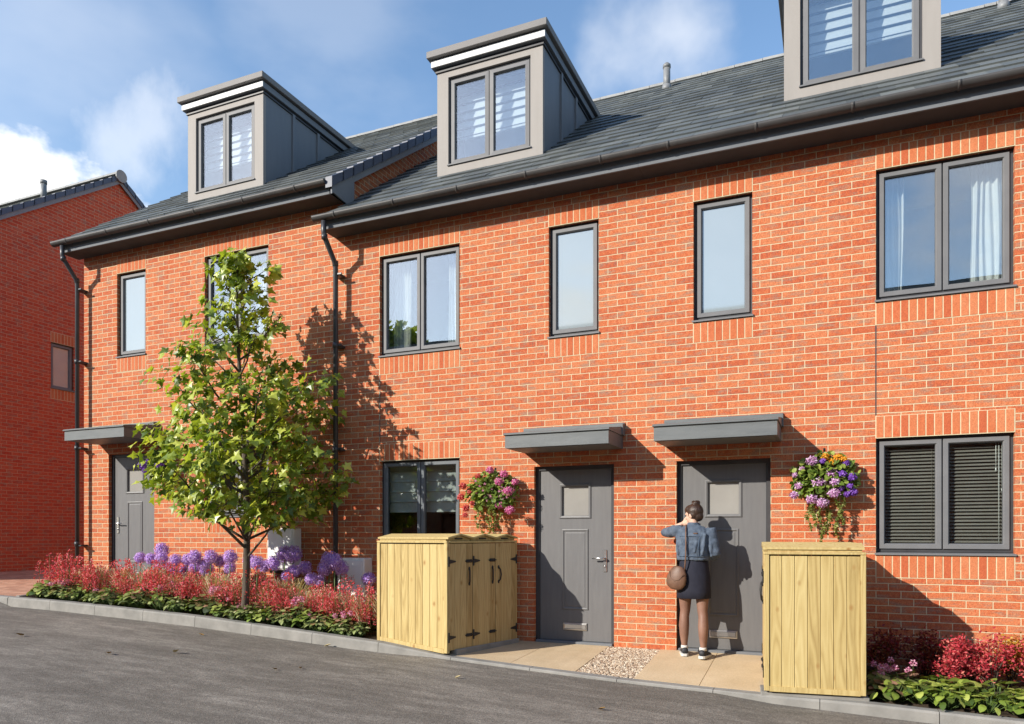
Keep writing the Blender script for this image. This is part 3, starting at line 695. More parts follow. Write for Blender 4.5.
while x < GX + .1:
    q.loft([[(xx, PK[0] + .13 * math.cos(math.pi * i / 8), PK[1] + .04 + .1 * math.sin(math.pi * i / 8)) for i in range(9)] for xx in (x + .004, min(x + .446, GX + .1))], True, False); x += .45
q.tube([(GX + .1, PK[0], PK[1] + .02), (GX + .135, PK[0], PK[1] + .02)], .15, 14, True, False)
q.build('ridge', 'ridge', gro)
gzf = lambda y, z0: gz(y) + .04
verge(hG, GX + .06, 0, y0 - .4, PK[0], zf=gzf); verge(hG, GX + .06, 0, y1 + .4, PK[0], zf=gzf)
vb = MB(); vz = gz(3.23) + .04; vb.tube([(-17, 3.23, vz - .1), (-17, 3.23, vz + .34)], .065, 12); vb.tube([(-17, 3.23, vz + .32), (-17, 3.23, vz + .4)], .075, 12); vb.build('vent_pipe', 'vent', hG)

# ------------------------------------------------------------------ what hangs inside the windows
for o, lab in ((dbl1, 'white slatted blind half drawn inside the left dormer behind the tree top'), (dbl2, 'white slatted blind half drawn inside the middle dormer'), (dbl3, 'white slatted blind half drawn inside the cut off right dormer')):
    tag(o.build('slatted_blind', 'blind'), lab, 'blind', 'blinds in the dormers')
def curtain(x0, x1, z0, z1, y, label, waves=5, pinch=.25):
    b = MB(); n = waves * 8; rows = 7; V = []; w = x1 - x0
    for j in range(rows):
        t = j / (rows - 1); z = z1 + (z0 - z1) * t
        for i in range(n + 1):
            s = i / n; x = x0 + w * s; amp = .022 + .012 * math.sin(s * 9)
            V.append((x + .01 * math.sin(5 * t + 7 * s), y + amp * math.sin(2 * math.pi * waves * s + .4 * math.sin(3 * t + s * 4)), z))
    b.add(V, [(j * (n + 1) + i, j * (n + 1) + i + 1, (j + 1) * (n + 1) + i + 1, (j + 1) * (n + 1) + i) for j in range(rows - 1) for i in range(n)], True)
    return tag(b.build('curtain', 'curtain'), label, 'curtain', 'curtains in the upper windows')
curtain(.44, .66, 3.4, 5.0, .26, 'pale curtain at the left of the upper window above the venetian blinds', 5)
curtain(1.26, 1.56, 3.4, 5.0, .26, 'sunlit cream curtain at the right of the upper window above the venetian blinds', 5)
curtain(-5.50, -5.22, 3.4, 5.0, .26, 'pale sheer curtain at the left of the upper window above the left bin store', 7)
curtain(-4.66, -4.46, 3.4, 5.0, .26, 'pale sheer curtain at the right of the upper window above the left bin store', 5)
curtain(-7.95, -7.5, 3.9, 5.5, .26, 'pale curtain in the upper window behind the top of the maple tree', 6)
def venetian(x0, x1, z0, z1, y, label):
    b = MB(); z = z1 - .05
    while z > z0:
        b.add([(x0, y - .011, z - .014), (x1, y - .011, z - .014), (x1, y + .011, z + .006), (x0, y + .011, z + .006), (x0, y, z - .001), (x1, y, z - .001)], [(0, 1, 5, 4), (4, 5, 2, 3)]); z -= .0345
    b.bbox(x0, x1, y - .014, y + .014, z1 - .035, z1, .003); b.bbox(x0, x1, y - .012, y + .012, z - .01, z + .008, .003)
    for xx in (x0 + .08, x1 - .08): b.tube([(xx, y - .014, z1), (xx, y - .014, z)], .0015, 4)
    o = tag(b.build('venetian_blind', 'slat'), label, 'blind', 'venetian blinds in the lower right window')
    return o
venetian(.43, .985, 1.13, 2.25, .135, 'grey venetian blind in the left light of the window over the red shrubs')
vb2 = venetian(.995, 1.55, 1.13, 2.25, .135, 'grey venetian blind with pull cords, in the right light over the red shrubs')
cb = MB()
for xx, zb in ((1.475, 1.12), (1.50, 1.75), (1.45, 1.95)):
    cb.tube([(xx, .108, 2.23), (xx, .108, zb)], .0022, 5); cb.tube([(xx, .108, zb), (xx, .108, zb - .03)], [.003, .007], 6)
cb.build('pull_cord', 'blind', vb2)
rb = MB()
for k in range(5):
    z = 2.27 - k * .135; rb.prism([(.20, z), (.196, z - .11), (.185, z - .128), (.19, z - .136), (.206, z - .12), (.21, z)], -5.52, -4.40)
M['roman'] = noisy('roman_blind_cloth', (.30, .32, .31), (.37, .385, .37), 6, .9, .0008, 300)
tag(rb.build('roman_blind', 'roman'), 'grey folded roman blind half down in the window behind the left bin store', 'blind')
M['sofa'] = noisy('dark_furniture', (.03, .028, .028), (.05, .045, .04), 6, .8)
# ------------------------------------------------------------------ wooden bin stores
def bin_store(label, O, ang_p, ang_d, w, d, zb0, zb1, zt, doors):
    """O = near corner where panel and door side meet; local X along the panel, Y along the door side"""
    ep = Vector((math.cos(ang_p), math.sin(ang_p), 0)); ed = Vector((math.cos(ang_d), math.sin(ang_d), 0))
    X = Matrix(((ep.x, ed.x, 0, O[0]), (ep.y, ed.y, 0, O[1]), (0, 0, 1, 0), (0, 0, 0, 1)))
    h = thing('bin_store', label, 'bin store', (O[0], O[1], min(zb0, zb1)))
    def nb(): b = MB(); b.X = X; return b
    zl = lambda x: zb0 + (zb1 - zb0) * x / w
    def boards(yy0, yy1, name, mat='wood'):
        b = nb(); n = round((w - .09) / .105); bw = (w - .09) / n
        for i in range(n):
            a = .045 + i * bw; b.bbox(a + .0012, a + bw - .0012, yy0, yy1, max(zl(a), zl(a + bw)) + .045, zt - .012, .0038)
        return b.build(name, mat, h, True)
    boards(.012, .03, 'side_panel'); boards(d - .03, d - .012, 'side_panel')
    for x, y in ((0, 0), (w - .045, 0), (0, d - .045), (w - .045, d - .045)):
        b = nb(); b.bbox(x, x + .045, y, y + .045, zl(x) + .012, zt, .003); b.build('corner_post', 'wood', h, True)
    b = nb(); b.add([(.046, .002, zl(0) + .008), (w - .046, .002, zl(w) + .008), (w - .046, .002, zl(w) + .055), (.046, .002, zl(0) + .055),
                     (.046, .03, zl(0) + .008), (w - .046, .03, zl(w) + .008), (w - .046, .03, zl(w) + .055), (.046, .03, zl(0) + .055)],
                    [(0, 1, 2, 3), (4, 7, 6, 5), (0, 3, 7, 4), (1, 5, 6, 2), (3, 2, 6, 7), (0, 4, 5, 1)])
    b.build('rail', 'wood', h, True)
    for q in ((.0, w, -.004, .04), (.0, w, d - .04, d + .004), (-.004, .04, .041, d - .041), (w - .04, w + .004, .041, d - .041)):
        b = nb(); b.bbox(*q, zt + .001, zt + .024, .004); b.build('rail', 'wood', h, True)
    b = nb(); n = 10; bw = (d - .09) / n
    for i in range(n): b.bbox(w - .03, w - .012, .045 + i * bw + .001, .045 + (i + 1) * bw - .001, zl(w) + .03, zt - .01, .002)
    b.build('back_panel', 'wood', h, True)
    bay = (d - .02) / doors
    for k in range(doors):
        y0, y1 = .01 + k * bay, .01 + (k + 1) * bay
        dr = nb(); nbd = 4; bw = (bay - .008) / nbd; zd0 = max(zb0, z_front(O[0], O[1] + y0)) + .04
        for i in range(nbd): dr.bbox(-.002, .018, y0 + .004 + i * bw + .0006, y0 + .004 + (i + 1) * bw - .0006, zd0, zt - .006, .0025)
        do = dr.build('door', 'wood_door', h, True)
        left = k < doors - 1 or doors == 1
        hy = y0 if left else y1; sg = 1 if left else -1
        for z in (zt - .20, zd0 + .14):
            hg = nb(); hg.bbox(-.010, -.002, hy + sg * .002, hy + sg * .026, z - .055, z + .055, .003)
            hg.add([(-.009, hy + sg * .026, z - .024), (-.009, hy + sg * .115, z - .008), (-.009, hy + sg * .125, z), (-.009, hy + sg * .115, z + .008), (-.009, hy + sg * .026, z + .024),
                    (-.002, hy + sg * .026, z - .024), (-.002, hy + sg * .115, z - .008), (-.002, hy + sg * .125, z), (-.002, hy + sg * .115, z + .008), (-.002, hy + sg * .026, z + .024)],
                   [(0, 1, 2, 3, 4), (9, 8, 7, 6, 5), (0, 5, 6, 1), (1, 6, 7, 2), (2, 7, 8, 3), (3, 8, 9, 4)])
            hg.build('hinge', 'black', do, True)
        py = (y1 - .055) if left else (y0 + .055)
        hd = nb(); zc = zt - .37
        hd.tube([(-.004, py, zc - .085), (-.02, py - sg * .012, zc - .06), (-.026, py - sg * .02, zc), (-.02, py - sg * .012, zc + .06), (-.004, py, zc + .085)], .008, 8)
        for z in (zc - .085, zc + .085): hd.ell((-.004, py, z), (.006, .016, .022), 8, 6)
        hd.build('pull_handle', 'black', do, True)
        if k < doors - 1:
            for z in (zt - .20, zd0 + .14):
                lt = nb(); lt.bbox(-.012, -.002, y1 - .11, y1 - .012, z - .018, z + .018, .003); lt.tube([(-.014, y1 - .13, z), (-.014, y1 - .0, z)], .007, 6); lt.build('latch', 'black', do, True)
        ld = nb(); g = .006; m = (y0 + y1) / 2; rz = .06
        poly = [(y0 + g, zt + .026), (y0 + g, zt + .045), (m, zt + .026 + rz), (y1 - g, zt + .045), (y1 - g, zt + .026)]
        ld.prism(poly, .03, w - .03)
        for a, c in (((y0 + g - .012, zt + .046), (m, zt + .027 + rz)), ((m, zt + .027 + rz), (y1 - g + .012, zt + .046))):
            nn = 1; ld.prism([a, c, (c[0], c[1] + .018), (a[0], a[1] + .018)], -.012, w - .012)
        lo = ld.build('lid', 'wood', h, True)
        lh = nb(); lh.bbox(.014, .029, m - .06, m + .06, zt + .042, zt + .056, .004); lh.build('lid_handle', 'black', lo, True)
    return h
bin_store('wooden bin store with three ironmongered doors, left of the first grey door', (-3.83, -1.315), R(172), R(75), 1.0, 1.23, .0, .075, 1.205, 3)
bin_store('wooden bin store showing only its plain boarded side, right of the person', (-.573, -1.375), R(6.9), R(95.3), .84, 1.17, -.115, -.115, 1.12, 3)
pl = MB(); pl.X = Matrix.Translation((-.573, -1.345, 0)) @ Matrix.Rotation(R(6.9), 4, 'Z')
pl.bbox(-.03, .87, .0, 1.2, -.32, -.119, .006); tag(pl.build('plinth', 'concrete'), kind='structure')
pl = MB(); pl.X = Matrix.Translation((-3.845, -1.22, 0)) @ Matrix.Rotation(R(-14), 4, 'Z')
pl.bbox(-.02, .075, .03, 1.16, -.2, .045, .008); tag(pl.build('plinth', 'concrete'), kind='structure')

# ------------------------------------------------------------------ foliage helpers
def leaf_pts(kind):
    if kind == 'maple':
        A = [(-90, .12), (-62, .42), (-38, .70), (-12, .48), (18, 1.0), (50, .64), (90, 1.18), (130, .64), (162, 1.0), (192, .48), (218, .70), (242, .42)]
        return [(r * math.cos(R(a)) * .55, .34 + r * math.sin(R(a)) * .55) for a, r in A]
    if kind == 'oval': return [(.0, 0), (.22, .18), (.30, .45), (.22, .75), (0, 1.0), (-.22, .75), (-.30, .45), (-.22, .18)]
    if kind == 'round': return [(.05, .02), (.38, .06), (.54, .32), (.44, .70), (.2, .9), (0, .98), (-.2, .9), (-.44, .70), (-.54, .32), (-.38, .06), (-.05, .02)]
    if kind == 'small': return [(0, 0), (.28, .4), (0, 1), (-.28, .4)]
    return [(0, 0), (.5, .5), (0, 1), (-.5, .5)]
LP = {k: leaf_pts(k) for k in ('maple', 'oval', 'round', 'small')}
def leaf(b, base, d, up, size, kind='oval', fold=.18, droop=.2):
    """a leaf from base along d, its face towards up"""
    d = d.normalized(); s = d.cross(up)
    if s.length < 1e-4: s = d.orthogonal()
    s.normalize(); n = s.cross(d)
    P = LP[kind]; V = [base + (d * (.45) - n * .0) * size] if kind != 'small' else []
    for x, y in P: V.append(base + (s * x + d * y + n * (abs(x) * fold - droop * y * y)) * size)
    k = len(P)
    if kind == 'small': b.add(V, [(0, 1, 2, 3)])
    else: b.add(V, [(0, 1 + i, 1 + (i + 1) % k) for i in range(k)])
def rdir(rr, zmin=-1, zmax=1):
    z = rr.uniform(zmin, zmax); a = rr.uniform(0, 2 * math.pi); q = math.sqrt(max(0, 1 - z * z)); return Vector((q * math.cos(a), q * math.sin(a), z))

# ------------------------------------------------------------------ the maple
def maple(label, base, height, prof, seed, nbr, per, lsize, group=None):
    rr = random.Random(seed); t = thing('maple_tree', label, 'tree', base, group); B = Vector(base)
    tk = MB(); pts = []; rad = []
    for i in range(13):
        s = i / 12; pts.append(B + Vector((.05 * math.sin(s * 5), .04 * math.sin(s * 4 + 1), height * .97 * s - .1))); rad.append(.041 * height / 4.8 * (1 - s) ** .8 + .008)
    rad[0] *= 1.25; tk.tube(pts, rad, 10)
    cr = MB(); tot = 0
    def at(h): s = max(0, min(.999, (h + .1) / (height * .97))) * 12; i = int(s); return pts[i].lerp(pts[i + 1], s - i)
    ends = []
    h0 = prof[0][0]
    for i in range(nbr):
        f = (i + .5) / nbr; h = h0 + (height - h0) * f ** 1.05; rad_h = interp(h, prof)
        az = i * 2.39996 + rr.uniform(-.3, .3); ln = rad_h * rr.uniform(.62, 1.26)
        start = at(max(.55 * (h0 - .35), h - ln * rr.uniform(.55, .85) - .1)); end = at(h) + Vector((math.cos(az) * ln, math.sin(az) * ln * .9, 0)); 
        mid = start.lerp(end, .5) + Vector((0, 0, -.10 * ln)) + rdir(rr) * .05
        q = [start, start.lerp(mid, .5), mid, mid.lerp(end, .55) + rdir(rr) * .03, end]; r0 = .011 + .008 * ln
        tk.tube(q, [r0, r0 * .85, r0 * .65, r0 * .45, .004], 6)
        big = min(1.0, .42 + .55 * ln / (height / 4.8)); ends.append((end, big))
        if ln > .6: ends.append((mid.lerp(end, .5) + rdir(rr) * .1, .85))
        for k in range(1 + (ln > .55) + (ln > .9)):
            s = rr.uniform(.3, .85); o = mid.lerp(end, s) if s > .3 else mid
            e = o + (rdir(rr, -.15, .7)) * rr.uniform(.22, .5) * (.5 + ln * .5); tk.tube([o, o.lerp(e, .5) + rdir(rr) * .02, e], [.007, .005, .003], 5); ends.append((e, .8 * big))
    ends.append((at(height * .97), .45)); ends.append((at(height * .9), .5))
    tk.build('trunk', 'bark', t)
    for e, sc in ends:
        n = int(per * sc * rr.uniform(.6, 1.25)); rs = .15 * sc * rr.uniform(.8, 1.2) * lsize / .135
        for _ in range(n):
            gs = lambda s: max(-1.7 * s, min(1.7 * s, rr.gauss(0, s)))
            p = e + Vector((gs(rs), gs(rs), gs(rs * .62)))
            out = (p - e); out.z *= .3; out = out.normalized() if out.length > .01 else rdir(rr)
            d = (out + rdir(rr) * .7 + Vector((0, 0, -.35))).normalized(); up = (Vector((-.40, -.60, .62)) + out * .3 + rdir(rr) * .55).normalized()
            leaf(cr, p, d, up, lsize * rr.uniform(.65, 1.2), 'maple', .22, .25)
    cr.build('crown', 'leaf', t); return t
PROF = [(1.45, .68), (1.75, 1.0), (2.1, 1.05), (2.5, 1.02), (2.9, .92), (3.3, .78), (3.7, .60), (4.05, .34), (4.4, .24), (4.9, .05)]
maple('young green maple tree growing in the flower bed in front of the left house', (-6.99, -1.0, .18), 4.86, PROF, 14, 42, 38, .135)
maple('tall maple standing across the road, seen reflected in the upper windows', (-24.5, -30, 1.0), 12.8, [(3.5, 2.2), (5, 4), (8, 4.4), (10, 3.4), (12, 1.6), (13, .3)], 5, 40, 34, .62)

# ------------------------------------------------------------------ plants of the left bed
M['stem'] = noisy('flower_stem', (.07, .12, .03), (.10, .16, .045), 20, .6)
M['allium'] = island('allium_floret', [(0, (.42, .23, .86)), (.5, (.60, .38, .96)), (1, (.80, .62, .98))], .6, .35)
M['bronze'] = island('heuchera_leaf', [(0, (.04, .058, .018)), (.3, (.12, .155, .045)), (.55, (.27, .31, .09)), (.8, (.25, .12, .07)), (1, (.42, .25, .16))], .45, .15, .4)
M['greenleaf'] = island('green_ground_leaf', [(0, (.06, .10, .02)), (.45, (.19, .27, .05)), (.8, (.36, .42, .10)), (1, (.48, .50, .20))], .42, .2, .4)
M['palegreen'] = island('variegated_leaf', [(0, (.12, .18, .05)), (.5, (.28, .33, .12)), (1, (.48, .48, .26))], .5, .2, .3)
M['plume'] = island('red_plume', [(0, (.52, .04, .07)), (.45, (.74, .085, .12)), (.8, (.84, .20, .22)), (1, (.90, .44, .42))], .7, .25)
M['straw'] = island('feather_grass', [(0, (.46, .37, .19)), (.5, (.68, .60, .38)), (1, (.82, .77, .58))], .75, .25)
M['olive'] = island('plume_leaf', [(0, (.045, .05, .012)), (.6, (.10, .11, .03)), (1, (.16, .13, .04))], .6, .2)
M['pinkfl'] = island('pink_floret', [(0, (.55, .12, .28)), (.6, (.70, .30, .46)), (1, (.80, .52, .62))], .6, .25)
def floret_ball(b, c, r, n, rr, petal=.03, squash=1.0, jit=.12):
    c = Vector(c)
    for i in range(n):
        z = 1 - 2 * (i + .5) / n; a = i * 2.39996; q = math.sqrt(1 - z * z); d = Vector((q * math.cos(a), q * math.sin(a), z * squash)); d.normalize()
        p = c + Vector((q * math.cos(a), q * math.sin(a), z * squash)) * r * rr.uniform(1 - jit, 1 + jit * .5)
        u = d.orthogonal().normalized(); w = d.cross(u); t0 = rr.uniform(0, 6.28)
        for k in range(3):
            t = t0 + k * 2.094; e = (u * math.cos(t) + w * math.sin(t)); s = e.cross(d)
            b.add([p, p + e * petal * .5 + s * petal * .3 + d * petal * .15, p + e * petal + d * petal * .35, p + e * petal * .5 - s * petal * .3 + d * petal * .15], [(0, 1, 2, 3)])
def make_allium(h, r, seed, label):
    rr = random.Random(seed); t = thing('allium', label, 'flower', (0, 0, 0), 'purple alliums in the left bed')
    lean = rr.uniform(-.05, .05)
    b = MB(); b.tube([(0, 0, -.06), (lean * .4, 0, h * .5), (lean, 0, h)], [.008, .007, .006], 6)
    for i in range(5):
        a = rr.uniform(0, 6.28); d = Vector((math.cos(a), math.sin(a), .7)); leaf(b, Vector((0, 0, -.02)), d, Vector((0, 0, 1)), rr.uniform(.2, .32), 'small', .0, .5)
    b.build('stem', 'stem', t); f = MB(); floret_ball(f, (lean, 0, h), r, 190, rr, r * .30, 1.0, .28); f.ell((lean, 0, h), (r * .74,) * 3, 10, 7); f.build('flower_head', 'allium', t)
    return t
def make_plume(seed, label, n=11, h=.42, leafmat='olive', group='red plume flowers in the left bed'):
    rr = random.Random(seed); t = thing('red_plume_plant', label, 'flower', (0, 0, 0), group)
    lf = MB(); pl = MB()
    for i in range(n):
        a = rr.uniform(0, 6.28); q = rr.uniform(.0, .13); o = Vector((q * math.cos(a), q * math.sin(a), 0)); hh = h * rr.uniform(.72, 1.12)
        tip = o + Vector((rr.uniform(-.07, .07), rr.uniform(-.07, .07), hh)); lf.tube([o, tip], [.0035, .002], 4)
        pr = .040 * rr.uniform(.8, 1.25)
        for k in range(84):
            s = rr.uniform(.34, 1); w = pr * (1.12 - s) * 1.75 + .004; d = rdir(rr, -.4, .8); p = o.lerp(tip, s) + Vector((d.x, d.y, d.z * .5)) * w
            leaf(pl, p, d + Vector((0, 0, .5)), rdir(rr), rr.uniform(.016, .030), 'small', 0, 0)
    for i in range(26):
        d = rdir(rr, .2, .9); leaf(lf, Vector((rr.uniform(-.06, .06), rr.uniform(-.06, .06), rr.uniform(0, .1))), d, Vector((0, 0, 1)), rr.uniform(.10, .19), 'small', .0, .35)
    lf.build('leaves', leafmat, t); pl.build('blossoms', 'plume', t); return t
def make_grass(seed, label):
    rr = random.Random(seed); t = thing('feather_grass', label, 'grass tuft', (0, 0, 0), 'straw coloured grasses in the left bed'); t['kind'] = 'thing'; b = MB()
    for i in range(150):
        a = rr.uniform(0, 6.28); q = rr.uniform(0, .05); h = rr.uniform(.36, .66); sp = rr.uniform(.05, .24); dx, dy = math.cos(a), math.sin(a); w = rr.uniform(.002, .0045)
        V = []
        for k in range(5):
            s = k / 4; p = Vector((dx * (q + sp * s * s), dy * (q + sp * s * s), h * (s - .22 * s ** 3))); ww = w * (1.1 - s) + (.004 if s > .6 else 0)
            V += [p + Vector((-dy * ww, dx * ww, 0)), p - Vector((-dy * ww, dx * ww, 0))]
        b.add(V, [(2 * k, 2 * k + 1, 2 * k + 3, 2 * k + 2) for k in range(4)])
    b.build('blades', 'straw', t); return t
def make_rosette(seed, label, mat, n=26, size=.085, spread=.15, dome=.12, kind='round', group='low leafy plants in the left bed', flowers=0):
    rr = random.Random(seed); t = thing('leafy_plant', label, 'plant', (0, 0, 0), group); b = MB(); st = MB()
    for i in range(n):
        f = (i + .5) / n; a = i * 2.39996 + rr.uniform(-.3, .3); q = spread * math.sqrt(f); p = Vector((q * math.cos(a), q * math.sin(a), dome * (1.05 - f * .75) * rr.uniform(.75, 1.2) + .02))
        d = Vector((math.cos(a), math.sin(a), .35 - .7 * f + rr.uniform(-.2, .2))); up = Vector((math.cos(a) * .6 * f, math.sin(a) * .6 * f, 1)) + rdir(rr) * .5
        leaf(b, p - d.normalized() * size * .4, d, up, size * rr.uniform(.7, 1.25), kind, .12, .28); st.tube([(0, 0, -.04), p], [.003, .002], 4)
    st.build('stems', 'stem', t); b.build('leaves', mat, t)
    if flowers:
        f = MB(); s2 = MB()
        for i in range(flowers):
            a = rr.uniform(0, 6.28); q = rr.uniform(.02, spread); p = Vector((q * math.cos(a), q * math.sin(a), dome + rr.uniform(.05, .12)))
            s2.tube([(q * .4 * math.cos(a), q * .4 * math.sin(a), 0), p], .002, 4); floret_ball(f, p, .022, 12, rr, .022)
        s2.build('flower_stalks', 'stem', t); f.build('blossoms', 'pinkfl', t)
    return t
# alliums at the spots measured in the photograph (head centres, radius in px)
AL = [(209, 557, 7), (219, 561, 8), (229, 557, 7), (211, 569, 8), (227, 568, 8), (257, 563, 10), (252, 561, 7), (267, 566, 8), (276, 563, 8), (283, 554, 8), (291, 554, 8),
      (286, 577, 7), (296, 571, 8), (305, 568, 7), (324, 569, 11), (335, 562, 8), (339, 568, 9), (328, 560, 7), (308, 579, 8), (317, 581, 9), (371, 579, 7),
      (140, 558, 7), (149, 559, 7), (160, 550, 7), (161, 558, 8), (168, 566, 7), (160, 568, 6), (176, 560, 10), (173, 572, 8), (184, 570, 8), (197, 557, 9), (193, 568, 8), (207, 572, 7), (186, 560, 7), (202, 565, 7)]
al_lab = {'a': 'purple ball shaped allium in the cluster left of the maple trunk', 'b': 'purple ball shaped allium beside the maple trunk and white meter boxes',
          'c': 'lone purple ball shaped allium against the left side of the bin store'}
protos = [make_allium(.62, .080, 1, al_lab['a']), make_allium(.56, .076, 2, al_lab['a']), make_allium(.68, .082, 3, al_lab['a'])]
used = [False] * 3; rr = random.Random(21)
for i, (u, v, r) in enumerate(AL):
    y = rr.uniform(-.62, -.30); p = atY(u, v, y); g = soilz(p.x, y); k = min(range(3), key=lambda q: abs((.62, .56, .68)[q] - (p.z - g)))
    sc = max(.7, min(1.5, (p.z - g) / (.62, .56, .68)[k])); lab = al_lab['c'] if u > 360 else al_lab['b'] if u > 240 else al_lab['a']
    loc = (p.x, y, p.z - (.62, .56, .68)[k] * sc)
    if not used[k]: protos[k].location = loc; protos[k].rotation_euler = (0, 0, rr.uniform(0, 6)); protos[k].scale = (sc,) * 3; protos[k]['label'] = lab; used[k] = True
    else: dup(protos[k], loc, rr.uniform(0, 6), sc, lab)
def scatter(protos, spots, seed, smin=.85, smax=1.15, labf=None):
    rr = random.Random(seed); used = set()
    for i, (x, y) in enumerate(spots):
        k = i % len(protos) if i < len(protos) else rr.randrange(len(protos)); loc = (x, y, soilz(x, y) + .01); rz = rr.uniform(0, 6.28); sc = rr.uniform(smin, smax)
        lab = labf(x, y, protos[k]) if labf else None
        if k not in used:
            used.add(k); p = protos[k]; p.location = loc; p.rotation_euler = (0, 0, rz); p.scale = (sc,) * 3
            if lab: p['label'] = lab
        else: dup(protos[k], loc, rz, sc, lab)
def zone(x): return 'left of the maple' if x < -7.05 else 'right of the maple'
pr = [make_plume(i, 'red plume flower', n=6 + i % 3, h=.43 + .04 * (i % 3)) for i in range(4)]
rr = random.Random(4); sp = [(-10.75 + 5.75 * (i + rr.uniform(-.3, .3)) / 37, -.84 + rr.uniform(-.15, .13)) for i in range(37)] + [(-10.2 + 5.2 * (i + rr.uniform(-.3, .3)) / 18, -.68 + rr.uniform(-.08, .08)) for i in range(18)]
sp = [(x, y) for x, y in sp if abs(x + 6.98) > .1]
scatter(pr, sp, 5, .72, 1.32, lambda x, y, p: f'feathery red plume flower clump in the bed {zone(x)}')
gr = [make_grass(i, 'straw grass') for i in (1, 2)]
rr = random.Random(6); sp = [(x + rr.uniform(-.1, .1), rr.uniform(-.82, -.55)) for x in (-10.7, -10.6, -10.45, -10.3, -10.1, -9.9, -9.6, -9.3, -8.9, -8.5, -8.1, -7.8, -7.6, -7.4, -7.25, -6.85, -6.7, -6.6, -6.45, -6.3, -6.1, -5.95, -5.75, -5.55, -5.3, -5.1, -5.0, -4.95)]
scatter(gr, sp, 7, .8, 1.1, lambda x, y, p: f'straw coloured feather grass tuft behind the red plumes {zone(x)}')
ros = [make_rosette(1, '', 'bronze', 40, .075, .16, .17), make_rosette(2, '', 'greenleaf', 36, .075, .16, .15), make_rosette(3, '', 'bronze', 38, .07, .15, .15, flowers=4), make_rosette(4, '', 'greenleaf', 40, .07, .16, .19, 'oval')]
desc = {ros[0].name: 'dark bronze round leaved', ros[1].name: 'green round leaved', ros[2].name: 'dark bronze pink flowered', ros[3].name: 'green pointed leaved'}
rr = random.Random(8); sp = [(-10.75 + 5.75 * (i + rr.uniform(-.35, .35)) / 33, -1.08 + rr.uniform(-.07, .10)) for i in range(33) if rr.random() > .18] + [(-10.6 + 5.4 * (i + rr.uniform(-.35, .35)) / 26, -.94 + rr.uniform(-.06, .05)) for i in range(26)]
dz = dict(desc)
scatter(ros, sp, 9, .6, 1.35, lambda x, y, p: f'low {dz[p.name]} plant {"behind the front row" if y > -1.02 else "edging the kerb"} {zone(x)}')
pv = [make_rosette(12, '', 'palegreen', 30, .07, .14, .15, 'oval')]
scatter(pv, [(-10.55, -1.1), (-10.35, -1.05), (-9.6, -1.12), (-8.7, -1.08), (-8.0, -1.13), (-6.95, -1.16), (-6.78, -1.14), (-6.2, -1.1), (-5.7, -1.13), (-5.15, -1.05), (-5.35, -1.14)], 10, .85, 1.1, lambda x, y, p: 'pale variegated leafy plant at the far left end of the flower bed' if x < -9.9 else 'pale variegated leafy plant among dark ones left of the maple trunk' if x < -7.5 else 'pale variegated leafy plant at the foot of the maple trunk' if x < -6.5 else 'pale variegated leafy plant between the maple trunk and the bin store')

# ------------------------------------------------------------------ the right bed
M['limeleaf'] = island('lime_leaf', [(0, (.05, .09, .018)), (.4, (.15, .22, .03)), (.75, (.28, .36, .06)), (1, (.46, .50, .12))], .38, .25, .45)
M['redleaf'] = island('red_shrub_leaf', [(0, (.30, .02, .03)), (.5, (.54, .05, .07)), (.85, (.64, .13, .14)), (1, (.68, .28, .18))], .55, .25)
M['shaded_red'] = island('shaded_red_leaf', [(0, (.10, .012, .016)), (.5, (.24, .02, .03)), (.8, (.20, .09, .02)), (1, (.34, .06, .05))], .55, .25)  # red shrub leaf darkened, the bin store's shade put into its colour
M['amber'] = island('amber_leaf', [(0, (.36, .10, .02)), (.5, (.50, .22, .03)), (1, (.55, .40, .06))], .55, .25)
lim = [make_rosette(31, '', 'limeleaf', 38, .095, .20, .16, 'oval', 'lime leaved plants in the right bed'), make_rosette(32, '', 'limeleaf', 40, .085, .19, .18, 'round', 'lime leaved plants in the right bed')]
rr = random.Random(3); sp = [(.52 + 1.9 * (i + rr.uniform(-.3, .3)) / 11, -1.06 + rr.uniform(-.07, .06)) for i in range(11)] + [(.85 + 1.6 * (i + rr.uniform(-.3, .3)) / 8, -.86 + rr.uniform(-.05, .06)) for i in range(8)]
scatter(lim, sp, 12, .85, 1.15, lambda x, y, p: 'lime green broad leaved plant along the kerb under the red shrubs')
hk = [make_rosette(33, '', 'bronze', 26, .11, .17, .15, 'round', 'dark leaved plants in the right bed', 3)]
scatter(hk, [(.42, -1.0), (.62, -.85), (.45, -.72)], 13, .9, 1.1, lambda x, y, p: 'dark leaved pink flowered plant in the shade beside the right bin store')
def make_shrub(seed, label, mat, r, h, n):
    rr = random.Random(seed); t = thing('red_shrub', label, 'shrub', (0, 0, 0), 'red shrubs in the right bed'); st = MB(); b = MB()
    for i in range(16):
        d = rdir(rr, .25, .95); e = Vector((d.x * r * .9, d.y * r * .9, .05 + d.z * h * .8)); st.tube([(0, 0, -.03), (e.x * .4, e.y * .4, e.z * .6), e], [.006, .004, .002], 4)
        for k in range(n // 16):
            s = rr.uniform(.35, 1.12); p = Vector((e.x * s, e.y * s, e.z * (1 - (1 - s) ** 2 if s < 1 else s))) + Vector((rr.gauss(0, r * .17), rr.gauss(0, r * .17), rr.gauss(0, r * .15)))
            leaf(b, p, rdir(rr, -.3, .9), rdir(rr, .1, 1), rr.uniform(.022, .042), 'small', 0, .1)
    st.build('stems', 'bark', t); b.build('leaves', mat, t); return t
